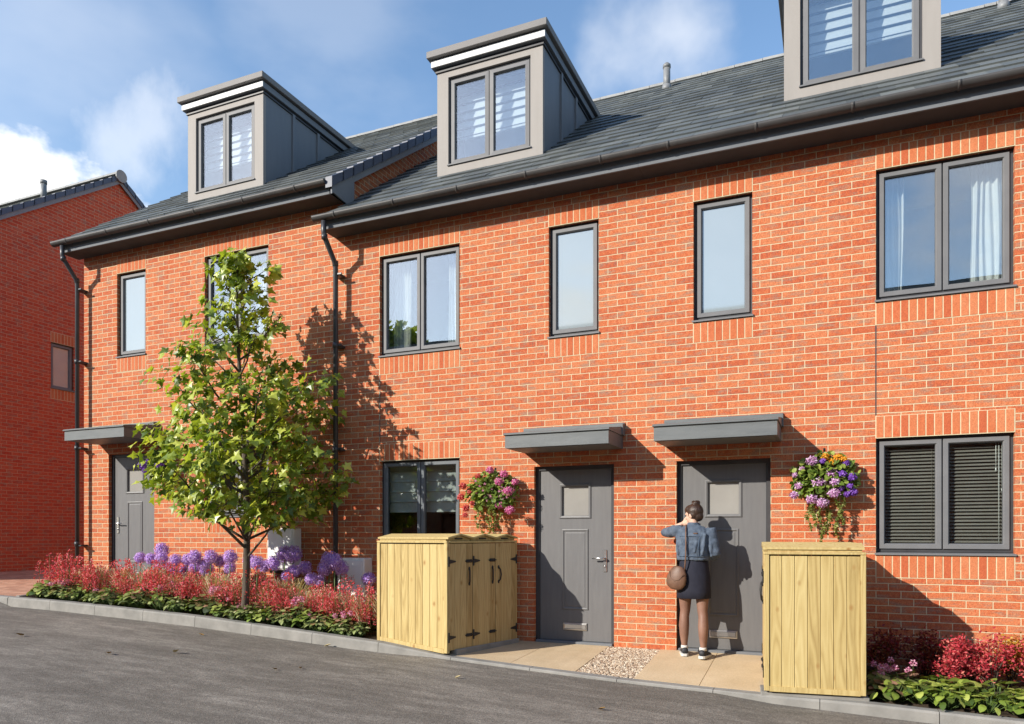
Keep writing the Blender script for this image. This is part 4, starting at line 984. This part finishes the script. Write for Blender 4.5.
for i, (x, y, mt, r, h, lab) in enumerate([
        (.48, -.32, 'shaded_red', .22, .52, 'red shrub coloured dark for the shadow next to the right bin store'), (.80, -.26, 'shaded_red', .22, .52, 'red shrub coloured dark for the shadow below the left light of the blind window'),
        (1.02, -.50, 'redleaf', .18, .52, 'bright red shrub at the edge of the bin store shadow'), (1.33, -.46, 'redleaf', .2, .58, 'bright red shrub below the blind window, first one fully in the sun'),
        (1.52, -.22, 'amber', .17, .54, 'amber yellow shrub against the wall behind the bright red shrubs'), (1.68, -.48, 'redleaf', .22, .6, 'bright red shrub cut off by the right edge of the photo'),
        (1.95, -.3, 'redleaf', .2, .42, 'bright red shrub beyond the right end of the bed'), (1.17, -.24, 'shaded_red', .17, .36, 'shade dark red and amber shrub between the shadow and the sunny shrubs')]):
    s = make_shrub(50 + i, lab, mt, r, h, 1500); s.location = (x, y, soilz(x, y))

# ------------------------------------------------------------------ hanging baskets
M['basket'] = noisy('basket_liner', (.06, .04, .025), (.10, .07, .04), 30, .95, .006, 60)
M['gerleaf'] = island('basket_leaf', [(0, (.06, .11, .018)), (.5, (.16, .24, .035)), (1, (.32, .38, .08))], .45, .3)
M['trail'] = island('trailing_leaf', [(0, (.10, .15, .03)), (.5, (.19, .24, .05)), (1, (.34, .33, .10))], .5, .3)
M['geranium'] = island('pink_petal', [(0, (.55, .07, .26)), (.6, (.68, .19, .42)), (1, (.78, .42, .58))], .6, .25)
M['lilac'] = island('lilac_petal', [(0, (.48, .20, .50)), (.6, (.62, .36, .62)), (1, (.76, .58, .74))], .6, .25)
M['violet'] = island('violet_petal', [(0, (.14, .04, .36)), (.6, (.24, .09, .52)), (1, (.36, .18, .62))], .6, .2)
M['orange'] = island('orange_petal', [(0, (.62, .19, .008)), (.6, (.74, .33, .015)), (1, (.78, .45, .05))], .6, .2)
M['salmon'] = island('red_petal', [(0, (.52, .04, .04)), (.6, (.64, .09, .09)), (1, (.72, .24, .20))], .6, .2)
def basket(label, x, ztop, rx, seed, heads, trails, bits):
    y = -.125; rr = random.Random(seed); t = thing('hanging_basket', label, 'flower basket', (x, y, ztop - .2), 'hanging flower baskets')
    b = MB(); rings = []
    for i in range(7):
        a = math.pi / 2 * i / 6; rings.append([(x + .155 * math.cos(a) * math.cos(q * math.pi / 8), y + .115 * math.cos(a) * math.sin(q * math.pi / 8), ztop - .17 * math.sin(a)) for q in range(16)])
    rings[-1] = [(x + .01 * math.cos(q * math.pi / 8), y + .01 * math.sin(q * math.pi / 8), ztop - .17) for q in range(16)]
    b.loft(rings, True, True); b.build('bowl', 'basket', t)
    k = MB(); zb = ztop + .30
    k.tube([(x, -.004, zb - .26), (x, -.004, zb + .04)], .009, 6); k.tube([(x, -.006, zb), (x, y - .03, zb), (x, y - .045, zb + .02)], .008, 6); k.tube([(x, -.006, zb - .22), (x, y * .6, zb - .06), (x, y * .85, zb - .005)], .006, 6)
    for q in range(3): a = q * 2.094 + .5; k.tube([(x, y, zb - .02), (x + .15 * math.cos(a), y + .11 * math.sin(a), ztop)], .003, 4)
    k.build('bracket', 'black', t)
    f = MB()
    for i in range(900):
        d = rdir(rr, -.75, 1); q = rr.uniform(.55, 1.12); p = Vector((x + d.x * rx * q, y + d.y * .13 * q, ztop + .02 + d.z * .235 * q))
        if p.y > -.015: continue
        leaf(f, p, d + rdir(rr) * .7, d + Vector((0, -.3, .5)) + rdir(rr) * .4, rr.uniform(.03, .058), 'round', .1, .2)
    f.build('foliage', 'gerleaf', t)
    tr = MB()
    for u0, l in trails:
        px, py = x + u0, y + rr.uniform(-.11, .02); pts = []
        for i in range(9): pts.append(Vector((px + .02 * math.sin(i * 1.3 + u0 * 20), py + .015 * math.cos(i * 1.7), ztop - .05 - l * i / 8)))
        tr.tube(pts, .0025, 4)
        for i in range(int(l * 300)):
            s = rr.uniform(0, 8); p = pts[int(s)].lerp(pts[min(8, int(s) + 1)], s - int(s)); leaf(tr, p, rdir(rr, -.8, .3), rdir(rr, 0, 1), rr.uniform(.02, .036), 'oval', .1, .1)
    tr.build('trailing_stems', 'trail', t)
    for mat, lst in heads.items():
        for (u, v, r) in lst:
            p = atY(u, v, y - .06 - rr.uniform(0, .05)); h = MB(); floret_ball(h, p, r * .92, int(34 + 560 * r), rr, .027 if r > .03 else .02, .75, .55); h.build('flower_head', mat, t)
    if bits:
        for mat, n in bits:
            h = MB()
            for i in range(n):
                d = rdir(rr, -.7, .8); p = Vector((x + d.x * rx * 1.03, y + d.y * .14, ztop + .03 + d.z * .2))
                if p.y < -.12: floret_ball(h, p, .008, 5, rr, .016)
            h.build('flower_bud', mat, t)
    return t
basket('pink and red geranium basket hanging between a window and a grey door', -3.86, 1.79, .31, 1,
       {'geranium': [(490, 470, .04), (504, 474, .045), (499, 482, .05), (515, 482, .035), (508, 491, .068), (500, 505, .05), (510, 510, .05)], 'salmon': [(463, 486, .035), (461, 497, .04), (466, 508, .04), (465, 515, .03), (478, 476, .03), (470, 492, .025), (472, 503, .025)]},
       [(-.16, .36), (-.12, .42), (-.05, .38), (.02, .43), (.07, .40), (.11, .36)], [('pinkfl', 46)])
basket('flower basket with lilac, violet and orange blooms hanging right of the person', -.09, 1.86, .29, 2,
       {'lilac': [(812, 461, .05), (831, 473, .058), (819, 482, .068), (835, 482, .045), (834, 493, .052), (812, 499, .05), (822, 503, .055), (799, 486, .035), (794, 495, .035), (802, 469, .02), (795, 475, .02)],
        'orange': [(825, 457, .035), (838, 458, .04), (833, 462, .035), (844, 459, .03)], 'violet': [(842, 474, .032), (852, 477, .034), (841, 488, .03), (847, 494, .03), (853, 492, .034), (850, 486, .026), (846, 463, .026), (823, 461, .026)]},
       [(-.14, .46), (-.09, .42), (-.03, .58), (.05, .50), (.13, .55), (.02, .45), (.17, .4)], None)
basket('violet flower basket beside the left grey door, mostly hidden by maple leaves', -9.42, 2.32, .2, 3,
       {'violet': [(142, 466, .06), (149, 463, .06), (153, 468, .06), (146, 471, .05), (160, 465, .06)]}, [(-.1, .3), (.05, .35)], None)

# ------------------------------------------------------------------ leaves blown onto the road
M['deadleaf'] = island('dead_leaf', [(0, (.10, .05, .02)), (.5, (.26, .15, .05)), (1, (.42, .30, .12))], .7)
M['palewood'] = noisy('pale_leaf', (.42, .34, .16), (.55, .45, .25), 30, .7)
def on_road(u, v):
    y = -3.0
    for _ in range(40):
        a = (u - 512) / CF; z = z_road(atY(u, v, y).x); d = (CZ - z) * CF / (v - CH); y += ((-CD + d * (a * _s + _c)) - y) * .5
    p = atY(u, v, y); return Vector((p.x, y, z_road(p.x)))
for i, (u, v, sz, lab, mt) in enumerate([(24, 636, .10, 'curled brown dead leaf on the asphalt at the far left', 'deadleaf'), (110, 654, .085, 'brown dead leaf on the asphalt, left of the straw coloured one', 'deadleaf'),
        (174, 653, .10, 'straw coloured dead leaf in the middle of the road', 'palewood'), (204, 636, .07, 'thin dead leaf just below the kerb left of the maple', 'deadleaf'), (324, 647, .08, 'pale dead leaf near the kerb below the end of the flower bed', 'palewood'),
        (277, 670, .06, 'small dark dead leaf on the road, left of a twin', 'deadleaf'), (301, 669, .06, 'small dark dead leaf on the road, right of a twin', 'deadleaf'), (455, 679, .06, 'grey dead leaf on the road below the corner of the bin store', 'palewood'), (598, 710, .07, 'dark dead leaf on the road at the bottom of the photo', 'deadleaf')]):
    p = on_road(u, v); b = MB(); rr = random.Random(i); d = rdir(rr, 0, .1)
    leaf(b, p + Vector((0, 0, .012)), d, Vector((0, 0, 1)), sz, 'oval', .45, -.25); leaf(b, p + Vector((0, 0, .010)), d, Vector((0, 0, 1)), sz * .98, 'oval', .45, -.25)
    tag(b.build('fallen_leaf', mt), lab, 'leaf', 'dead leaves on the road')

# ------------------------------------------------------------------ across the road (only ever seen as reflections)
ob = thing('apartment_block', 'plain brick apartment block across the road, seen reflected in the window panes', 'building', (0, -28, 0))
b = MB(); ops = [(x, x + 1.3, z, z + 1.4) for x in [-22.0 + 3.1 * i for i in range(22)] for z in (1.0, 3.9, 6.8, 9.3)]
b.X = Matrix.Translation((0, -27, 0)) @ Matrix.Rotation(math.pi, 4, 'Z'); front_wall(b, -24, 48, -1.5, 11.6, ops); b.X = None
b.box(-48, 24, -35, -27.3, -1.5, 11.5); b.build('wall', 'brick', ob)
b = MB(); b.box(-48.3, 24.3, -35.2, -26.85, 11.61, 11.8); b.build('roof', 'canopy', ob)
# ------------------------------------------------------------------ the person at the door
M['skin'] = noisy('skin', (.56, .34, .25), (.62, .39, .29), 12, .5, spec=.35)
M['hair'] = noisy('dark_hair', (.022, .012, .009), (.055, .028, .018), 40, .42, .003, 160, (1, 1, .35))
M['denim'] = noisy('blue_denim', (.05, .07, .105), (.105, .135, .18), 16, .85, .002, 120)
M['denim_dark'] = noisy('denim_seam', (.06, .095, .15), (.09, .13, .19), 20, .85)
M['navy'] = noisy('navy_cloth', (.008, .009, .02), (.013, .0145, .028), 20, .8, .001, 150)
M['tights'] = noisy('sheer_tights', (.19, .10, .072), (.26, .145, .105), 6, .5)
M['leather'] = noisy('brown_leather', (.11, .055, .035), (.16, .085, .052), 18, .5, .001, 100)
M['shoe'] = noisy('dark_trainer', (.014, .015, .02), (.025, .026, .03), 20, .6)
M['sole'] = noisy('white_sole', (.52, .51, .49), (.6, .6, .58), 10, .6)
PX, PY, PZ = -1.385, -.26, z_front(-1.385, -.26) + .004
PM = Matrix.Translation((PX, PY, PZ)) @ Matrix.Rotation(R(4), 4, 'Z')
per = thing('person', 'person in denim jacket and dark skirt at a grey door, hand raised to neck', 'person', (PX, PY, PZ))
def chain(b, pts, radii, n=14, flat=None, ref=(0, 1, 0)):
    """loft of ellipses along a polyline; radii = (side, depth) pairs, depth measured along ref"""
    pts = [Vector(p) for p in pts]; rings = []
    for i, p in enumerate(pts):
        d = (pts[min(i + 1, len(pts) - 1)] - pts[max(i - 1, 0)]).normalized(); a = Vector(ref) - d * d.dot(Vector(ref)); a.normalize(); s = d.cross(a)
        ra, rb = radii[i] if isinstance(radii[i], (tuple, list)) else (radii[i], radii[i])
        rings.append([p + s * (ra * math.cos(2 * math.pi * j / n)) + a * (rb * math.sin(2 * math.pi * j / n)) for j in range(n)])
    b.loft(rings, True, True)
def fuse(b, name, mat, parent, voxel, smooth=4):
    o = b.build(name, mat, parent, True)
    m = o.modifiers.new('remesh', 'REMESH'); m.mode = 'VOXEL'; m.voxel_size = voxel; m.use_smooth_shade = True
    s = o.modifiers.new('smooth', 'SMOOTH'); s.factor = .5; s.iterations = smooth
    dg = bpy.context.evaluated_depsgraph_get(); dg.update(); me = bpy.data.meshes.new_from_object(o.evaluated_get(dg)); o.modifiers.clear(); old = o.data; o.data = me; bpy.data.meshes.remove(old)
    me.name = name; me.polygons.foreach_set('use_smooth', [True] * len(me.polygons))
    if not me.materials: me.materials.append(M[mat])
    return o
HC = Vector((-.005, .035, 1.535))                         # head centre
HM = Matrix.Rotation(R(62), 3, 'Z') @ Matrix.Rotation(R(-12), 3, 'X')   # face (+Y) turned left and a little down
b = MB(); b.X = PM
# trunk, hips to neck
chain(b, [(0, 0, .80), (0, 0, .88), (0, .005, .98), (0, .01, 1.06), (0, .01, 1.16), (0, .0, 1.26), (0, -.005, 1.34), (0, .0, 1.385), (0, .01, 1.41)],
      [(.15, .10), (.165, .115), (.145, .10), (.125, .09), (.135, .095), (.15, .10), (.155, .09), (.12, .07), (.055, .055)], 20)
chain(b, [(0, .008, 1.36), (-.002, .02, 1.43), (-.004, .03, 1.49)], [(.052, .054), (.047, .05), (.05, .055)], 14)
# legs: weight even, feet apart
for sx, fy in ((-1, .07), (1, -.05)):
    x0 = sx * .085; xa = sx * .105
    chain(b, [(x0, 0, .90), (x0 * 1.05, .0, .78), (x0 * 1.08, fy * .3, .64), (x0 * 1.1, fy * .5, .50), (xa * .97, fy * .55 - .005, .44), (xa, fy * .7 - .025, .34), (xa, fy * .8 - .02, .24), (xa, fy * .9, .13), (xa, fy, .075), (xa, fy + .01, .05)],
          [(.074, .088), (.074, .085), (.066, .073), (.05, .054), (.047, .052), (.052, .058), (.045, .048), (.03, .034), (.031, .036), (.033, .045)], 16)
# head
def hp(x, y, z): return HC + HM @ Vector((x, y, z))
def hell(x, y, z, r): b.ell(hp(x, y, z), r, 16, 12, HM)
hell(0, -.01, .022, (.073, .092, .088)); hell(0, .018, -.03, (.058, .068, .075)); hell(0, .045, -.072, (.030, .034, .028))
hell(0, .088, -.018, (.012, .02, .014)); hell(0, .076, .005, (.009, .016, .02)); hell(0, .078, -.047, (.019, .012, .006)); hell(0, .077, -.056, (.017, .012, .007))
for sx in (-1, 1): hell(sx * .074, -.008, -.012, (.009, .02, .03)); hell(sx * .034, .06, -.02, (.02, .018, .018)); hell(sx * .028, .074, .022, (.019, .01, .007))
# left arm raised, hand to the neck
LS, LE, LH = Vector((-.165, .005, 1.365)), Vector((-.325, .15, 1.345)), Vector((-.125, .115, 1.445))
chain(b, [(-.13, 0, 1.36), LS, LS.lerp(LE, .5), LE, LE.lerp(LH, .15), LE.lerp(LH, .5), LH], [.05, .052, .042, .037, .038, .033, (.026, .02)], 12, ref=(0, .2, 1))
# right arm, forearm carried forward
RS, RE, RH = Vector((.165, -.01, 1.36)), Vector((.215, -.015, 1.10)), Vector((.13, .20, 1.15))
chain(b, [(.13, 0, 1.355), RS, RS.lerp(RE, .5), RE, RE.lerp(RH, .2), RE.lerp(RH, .55), RH], [.05, .052, .042, .037, .038, .032, (.026, .02)], 12, ref=(1, 0, .2))
def hand(wr, fw, nrm, thumb, curl):
    fw = fw.normalized(); nrm = nrm.normalized(); s = fw.cross(nrm).normalized() * thumb; c = wr + fw * .045
    chain(b, [wr - fw * .01, wr + fw * .02, wr + fw * .055, wr + fw * .088], [(.024, .017), (.034, .016), (.038, .014), (.036, .011)], 12, ref=tuple(nrm))
    for i, (off, ln) in enumerate(((.029, .072), (.0105, .080), (-.0085, .075), (-.0265, .058))):
        p0 = wr + fw * .078 + s * off; p1 = p0 + (fw + nrm * curl * .5 + s * off * 1.8).normalized() * ln * .42; p2 = p1 + (fw + nrm * curl * 1.2 + s * off * 1.8).normalized() * ln * .34; p3 = p2 + (fw + nrm * curl * 2 + s * off * 1.8).normalized() * ln * .26
        chain(b, [p0, p1, p2, p3], [.0092, .0088, .008, .0058], 8, ref=tuple(nrm))
    q0 = wr + fw * .02 + s * .026; q1 = q0 + (fw * .7 + s * .8 + nrm * .25).normalized() * .034; q2 = q1 + (fw + s * .25 + nrm * .4).normalized() * .028
    chain(b, [q0, q1, q2], [.012, .0105, .008], 8, ref=tuple(nrm))
hand(LH, (Vector((-.035, .055, 1.475)) - LH), Vector((.35, -.75, .25)), -1, .35)
hand(RH, (RH - RE) + Vector((-.03, .03, .02)), Vector((-.6, .1, -.5)), 1, .6)
body = fuse(b, 'body', 'skin', per, .0062, 3)
# eyes and brows on the face
e = MB(); e.X = PM
for sx in (-1, 1): e.ell(hp(sx * .029, .0745, .006), (.012, .006, .0055), 8, 6, HM)
e.build('eye', 'hair', per)
# tights: a skin-close second layer over the legs
b = MB(); b.X = PM
for sx, fy in ((-1, .07), (1, -.05)):
    x0 = sx * .085; xa = sx * .105
    chain(b, [(x0 * 1.05, .0, .74), (x0 * 1.08, fy * .3, .64), (x0 * 1.1, fy * .5, .50), (xa * .97, fy * .55 - .005, .44), (xa, fy * .7 - .025, .34), (xa, fy * .8 - .02, .24), (xa, fy * .9, .13), (xa, fy, .075)],
          [(.080, .088), (.069, .076), (.053, .057), (.050, .055), (.055, .061), (.048, .051), (.033, .037), (.034, .039)], 20)
b.build('tights', 'tights', per)
# skirt
b = MB(); b.X = PM; rings = []
for z, rx, ry in ((1.09, .14, .105), (1.04, .146, .112), (.97, .158, .122), (.90, .170, .130), (.82, .176, .134), (.72, .178, .138), (.64, .181, .142), (.636, .174, .135), (.70, .168, .128)):
    rings.append([(rx * math.cos(2 * math.pi * j / 40) * (1 + (.010 * math.sin(7 * 2 * math.pi * j / 40) if z < .9 else 0)), ry * math.sin(2 * math.pi * j / 40) * (1 + (.015 * math.sin(5 * 2 * math.pi * j / 40) if z < .9 else 0)), z) for j in range(40)])
b.loft(rings, False, True); b.build('skirt', 'navy', per)
# denim jacket: body, sleeves, collar fused; then seams as a sub-part
b = MB(); b.X = PM
chain(b, [(.0, .0, 1.045), (0, .0, 1.07), (.0, -.002, 1.13), (0, -.008, 1.22), (0, -.012, 1.30), (0, -.008, 1.36), (0, .0, 1.395), (0, .008, 1.415)],
      [(.178, .128), (.182, .130), (.180, .128), (.180, .128), (.188, .120), (.178, .100), (.125, .078), (.07, .066)], 28)
chain(b, [(0, .008, 1.39), (0, .012, 1.42), (0, .014, 1.445)], [(.074, .072), (.068, .072), (.07, .074)], 20)
chain(b, [(-.12, 0, 1.345), LS, LS.lerp(LE, .5), LS.lerp(LE, .85), LE, LE.lerp(LH, .10)], [.066, .068, .060, .054, .052, .048], 16, ref=(0, .2, 1))
chain(b, [(.12, 0, 1.345), RS + Vector((.008, 0, .0)), RS.lerp(RE, .5) + Vector((.012, -.01, 0)), RE + Vector((.008, -.012, .01)), RE + Vector((.0, .02, -.005)), RE.lerp(RH, .45)], [.068, .072, .066, .062, .058, .05], 16, ref=(1, 0, .2))
# folds that stand up across the back and sleeves
for p0, p1, r in (((-.12, -.105, 1.30), (-.05, -.128, 1.12), .016), ((.13, -.10, 1.33), (.10, -.132, 1.10), .02), ((.05, -.12, 1.30), (.02, -.132, 1.13), .013), ((.175, -.07, 1.30), (.19, -.085, 1.08), .022), ((-.17, -.05, 1.28), (-.16, -.085, 1.1), .018)):
    chain(b, [p0, tuple((a + c) / 2 - (.006 if i == 1 else 0) for i, (a, c) in enumerate(zip(p0, p1))), p1], [r * .6, r, r * .6], 8, ref=(1, 0, 0))
for k in range(5): c = LS.lerp(LE, .25 + .15 * k); chain(b, [c + Vector((-.03, -.045, -.03)), c + Vector((0, -.05, .02)), c + Vector((.0, -.02, .055))], [.008, .012, .008], 6, ref=(1, 0, 0))
jk = fuse(b, 'jacket', 'denim', per, .0075, 3)
dm = bpy.data.textures.new('cloth_folds', 'CLOUDS'); dm.noise_scale = .075; dm.noise_depth = 2
m = jk.modifiers.new('folds', 'DISPLACE'); m.texture = dm; m.strength = .022; m.mid_level = .5; m.texture_coords = 'GLOBAL'
dg = bpy.context.evaluated_depsgraph_get(); dg.update(); me = bpy.data.meshes.new_from_object(jk.evaluated_get(dg)); jk.modifiers.clear(); jk.data = me
sm = MB(); sm.X = PM
def back(x, z): 
    ry = interp(z, [(1.045, .128), (1.22, .128), (1.30, .120), (1.36, .10)]); rx = .18; return Vector((x, -.010 - ry * math.sqrt(max(.05, 1 - (x / rx) ** 2)) - .006, z))
for x0, x1 in ((-.075, -.05), (.075, .05)): sm.tube([back(x0, 1.30), back((x0 + x1) / 2, 1.2), back(x1, 1.09)], .0032, 5)
sm.tube([back(x, 1.305) for x in (-.14, -.09, -.04, 0, .04, .09, .14)], .0035, 5); sm.tube([back(x, 1.092) for x in (-.15, -.09, -.03, .03, .09, .15)], .0035, 5)
sm.build('seam', 'denim_dark', jk)
tg = MB(); tg.X = PM; q = back(.03, 1.335); tg.bbox(q.x - .022, q.x + .022, q.y - .006, q.y + .012, q.z - .006, q.z + .006, .002); tg.build('label_patch', 'leather', jk)
# hair and bun
b = MB(); b.X = PM
def hh(x, y, z, r, se=18): b.ell(hp(x, y, z), r, se, 12, HM)
hh(0, -.026, .032, (.082, .094, .090)); hh(0, .012, .062, (.068, .078, .056)); hh(0, -.055, -.025, (.058, .055, .06)); hh(-.05, -.02, .0, (.032, .05, .05)); hh(.05, -.02, .0, (.032, .05, .05))
hr = fuse(b, 'hair', 'hair', per, .006, 3)
bn = MB(); bn.X = PM; bc = hp(0, -.058, .113); bn.ell(bc, (.040, .040, .034), 16, 10)
for k in range(3): 
    a0 = k * 2.1; bn.tube([bc + Vector((.036 * math.cos(a0 + t), .036 * math.sin(a0 + t), .024 * math.sin(t * 1.3 + k))) for t in (0, .5, 1, 1.5, 2, 2.5, 3)], [.006, .011, .013, .014, .013, .011, .006], 7)
bn.build('hair_bun', 'hair', hr)
# shoes
for sx, fy, tw in ((-1, .07, 10), (1, -.05, -14)):
    S = PM @ Matrix.Translation((sx * .105, fy, 0)) @ Matrix.Rotation(R(tw), 4, 'Z')
    u = MB(); u.X = S; rings = []
    for y, wd, z0, z1 in ((-.062, .022, .03, .07), (-.05, .034, .022, .095), (-.01, .038, .022, .10), (.04, .039, .022, .085), (.09, .043, .022, .068), (.135, .042, .022, .052), (.168, .03, .022, .040), (.178, .015, .022, .032)):
        c = (z0 + z1) / 2; rings.append([(wd * math.cos(2 * math.pi * j / 16), y, c + (z1 - z0) / 2 * math.sin(2 * math.pi * j / 16)) for j in range(16)])
    u.loft(rings, True, True); sh = u.build('shoe', 'shoe', per, True)
    s = MB(); s.X = S; out = [(-.035, -.055), (-.042, -.02), (-.041, .04), (-.047, .10), (-.044, .15), (-.025, .18), (.0, .186), (.025, .18), (.044, .15), (.047, .10), (.041, .04), (.042, -.02), (.035, -.055), (.018, -.07), (-.018, -.07)]
    s.prism(out, .002, .03, 'z'); s.build('sole', 'sole', sh, True)
    k = MB(); k.X = S; k.tube([(0, -.01, .085), (0, -.012, .118)], [.040, .037], 14); k.build('sock', 'sole', sh)
# bag on its long strap
hb = thing('handbag', 'brown leather shoulder bag hanging at the hip of the person on a long strap', 'bag', tuple(PM @ Vector((-.165, -.11, .73))))
b = MB(); b.X = PM @ Matrix.Translation((-.165, -.125, .86)) @ Matrix.Rotation(R(12), 4, 'Y') @ Matrix.Rotation(R(-18), 4, 'Z'); rings = []
for t, w, d in ((.125, .035, .022), (.11, .062, .03), (.06, .095, .042), (.0, .112, .048), (-.06, .112, .046), (-.105, .085, .036), (-.128, .045, .02)):
    rings.append([(w * math.cos(2 * math.pi * j / 20), d * math.sin(2 * math.pi * j / 20), t) for j in range(20)])
b.loft(rings, True, True); b.build('bag_body', 'leather', hb, True)
f = MB(); f.X = b.X; f.tube([(-.085, -.034, .055), (-.05, -.046, -.01), (0, -.05, -.035), (.05, -.046, -.01), (.085, -.034, .055)], .004, 6); f.ell((.085, -.02, .0), (.008, .008, .012), 8, 6); f.build('flap_seam', 'leather', hb)
s = MB(); s.X = PM
s.tube([(-.085, -.135, .90), (-.075, -.150, 1.0), (-.068, -.156, 1.1), (-.066, -.153, 1.2), (-.068, -.146, 1.3), (-.072, -.108, 1.39), (-.074, -.05, 1.425), (-.075, .03, 1.41), (-.07, .09, 1.36)], .0075, 6)
s.build('strap', 'leather', hb)
# ------------------------------------------------------------------ sky, sun, camera
SUN = Vector((-.78, -1.0, .63)).normalized()
el = math.asin(SUN.z); az = math.atan2(SUN.x, SUN.y)
w = bpy.data.worlds.new('World'); SC.world = w; w.use_nodes = True; nt = w.node_tree; bg = nt.nodes['Background']
sky = N(nt, 'TexSky', sky_type='NISHITA'); sky.sun_disc = False; sky.sun_elevation = el; sky.sun_rotation = az % (2 * math.pi); sky.altitude = 50; sky.air_density = 1.15; sky.dust_density = .3; sky.ozone_density = 2.2
dv = N(nt, 'TexCoord').outputs['Generated']
def pix_dir(u, v):
    a, b_ = (u - 512) / CF, (CH - v) / CF; return Vector((a * _c - _s, a * _s + _c, b_)).normalized()
def blob(d, rad, soft, amp, scl, thr, wid, stretch=(1, 1, 1), detail=6, rough=.6, seed=0.):
    dt = N(nt, 'VectorMath', operation='DISTANCE'); L(nt, dv, dt.inputs[0]); dt.inputs[1].default_value = d
    mr = N(nt, 'MapRange', interpolation_type='SMOOTHSTEP'); L(nt, dt.outputs['Value'], mr.inputs[0]); mr.inputs[1].default_value = rad + soft; mr.inputs[2].default_value = max(0, rad - soft); mr.inputs[3].default_value = 0; mr.inputs[4].default_value = 1
    ad = N(nt, 'VectorMath', operation='MULTIPLY_ADD'); L(nt, dv, ad.inputs[0]); ad.inputs[1].default_value = stretch; ad.inputs[2].default_value = (seed, seed * .7, seed * 1.3)
    n = noise_n(nt, ad.outputs[0], scl, detail, rough)
    v = math_n(nt, 'ADD', n, math_n(nt, 'MULTIPLY_ADD', mr.outputs[0], .5, -.5))
    m2 = N(nt, 'MapRange', interpolation_type='SMOOTHSTEP'); L(nt, v, m2.inputs[0]); m2.inputs[1].default_value = thr - wid; m2.inputs[2].default_value = thr + wid; m2.inputs[3].default_value = 0; m2.inputs[4].default_value = amp
    return m2.outputs[0]
dens = None
for args in ((pix_dir(35, 240), .118, .06, .95, 7, .33, .10, (1, 1, 1.4), 6, .58, 0.), (pix_dir(125, 125), .075, .075, .38, 9, .42, .16, (1, 1, .6), 6, .55, 3.), (pix_dir(10, 30), .20, .2, .24, 2.5, .40, .22, (1, 1, 2), 5, .55, 7.),
             (pix_dir(675, 45), .06, .08, .42, 7, .36, .2, (1, 1, 1), 5, .5, 11.), (pix_dir(330, 10), .12, .12, .14, 4, .42, .2, (1, 1, 2), 5, .55, 15.),
             (Vector((-.30, -1, .27)).normalized(), .12, .1, .8, 6, .36, .12, (1, 1, 2), 6, .55, 21.), (Vector((.5, -1, .5)).normalized(), .5, .3, .6, 3, .46, .12, (1, 1, 2), 6, .55, 25.), (Vector((-1, -.3, .35)).normalized(), .5, .3, .25, 3, .44, .2, (1, 1, 2), 6, .55, 31.)):
    b = blob(*args); dens = b if dens is None else math_n(nt, 'MAXIMUM', dens, b)
hs = N(nt, 'HueSaturation'); hs.inputs['Saturation'].default_value = 1.05; L(nt, sky.outputs[0], hs.inputs['Color'])
L(nt, mixc(nt, dens, hs.outputs[0], (5.9, 5.85, 5.75)), bg.inputs[0]); bg.inputs[1].default_value = .15
sd = bpy.data.lights.new('sun', 'SUN'); sd.energy = 4.25; sd.angle = R(.5); sd.color = (1.0, .93, .82)
so = bpy.data.objects.new('sun', sd); COL.objects.link(so); so.location = (-20, -25, 30); so.rotation_euler = SUN.to_track_quat('Z', 'Y').to_euler()
cd = bpy.data.cameras.new('camera'); cam = bpy.data.objects.new('camera', cd); COL.objects.link(cam); SC.camera = cam
cam.location = (0, -CD, CZ); cam.rotation_euler = (R(90), 0, CTH); cd.sensor_fit = 'HORIZONTAL'; cd.sensor_width = 36; cd.lens = CF / 1024 * 36; cd.shift_y = (CH - 362) / 1024; cd.clip_end = 3000; cd.clip_start = .05
vs = SC.view_settings; vs.view_transform = 'Standard'; vs.look = 'None'; vs.gamma = 1; vs.exposure = .68; vs.use_curve_mapping = False
SC.render.film_transparent = False
cy = SC.cycles; cy.max_bounces = 8; cy.diffuse_bounces = 3; cy.glossy_bounces = 4; cy.transparent_max_bounces = 12; cy.caustics_reflective = False; cy.caustics_refractive = False; cy.use_denoising = True; cy.sample_clamp_indirect = 6
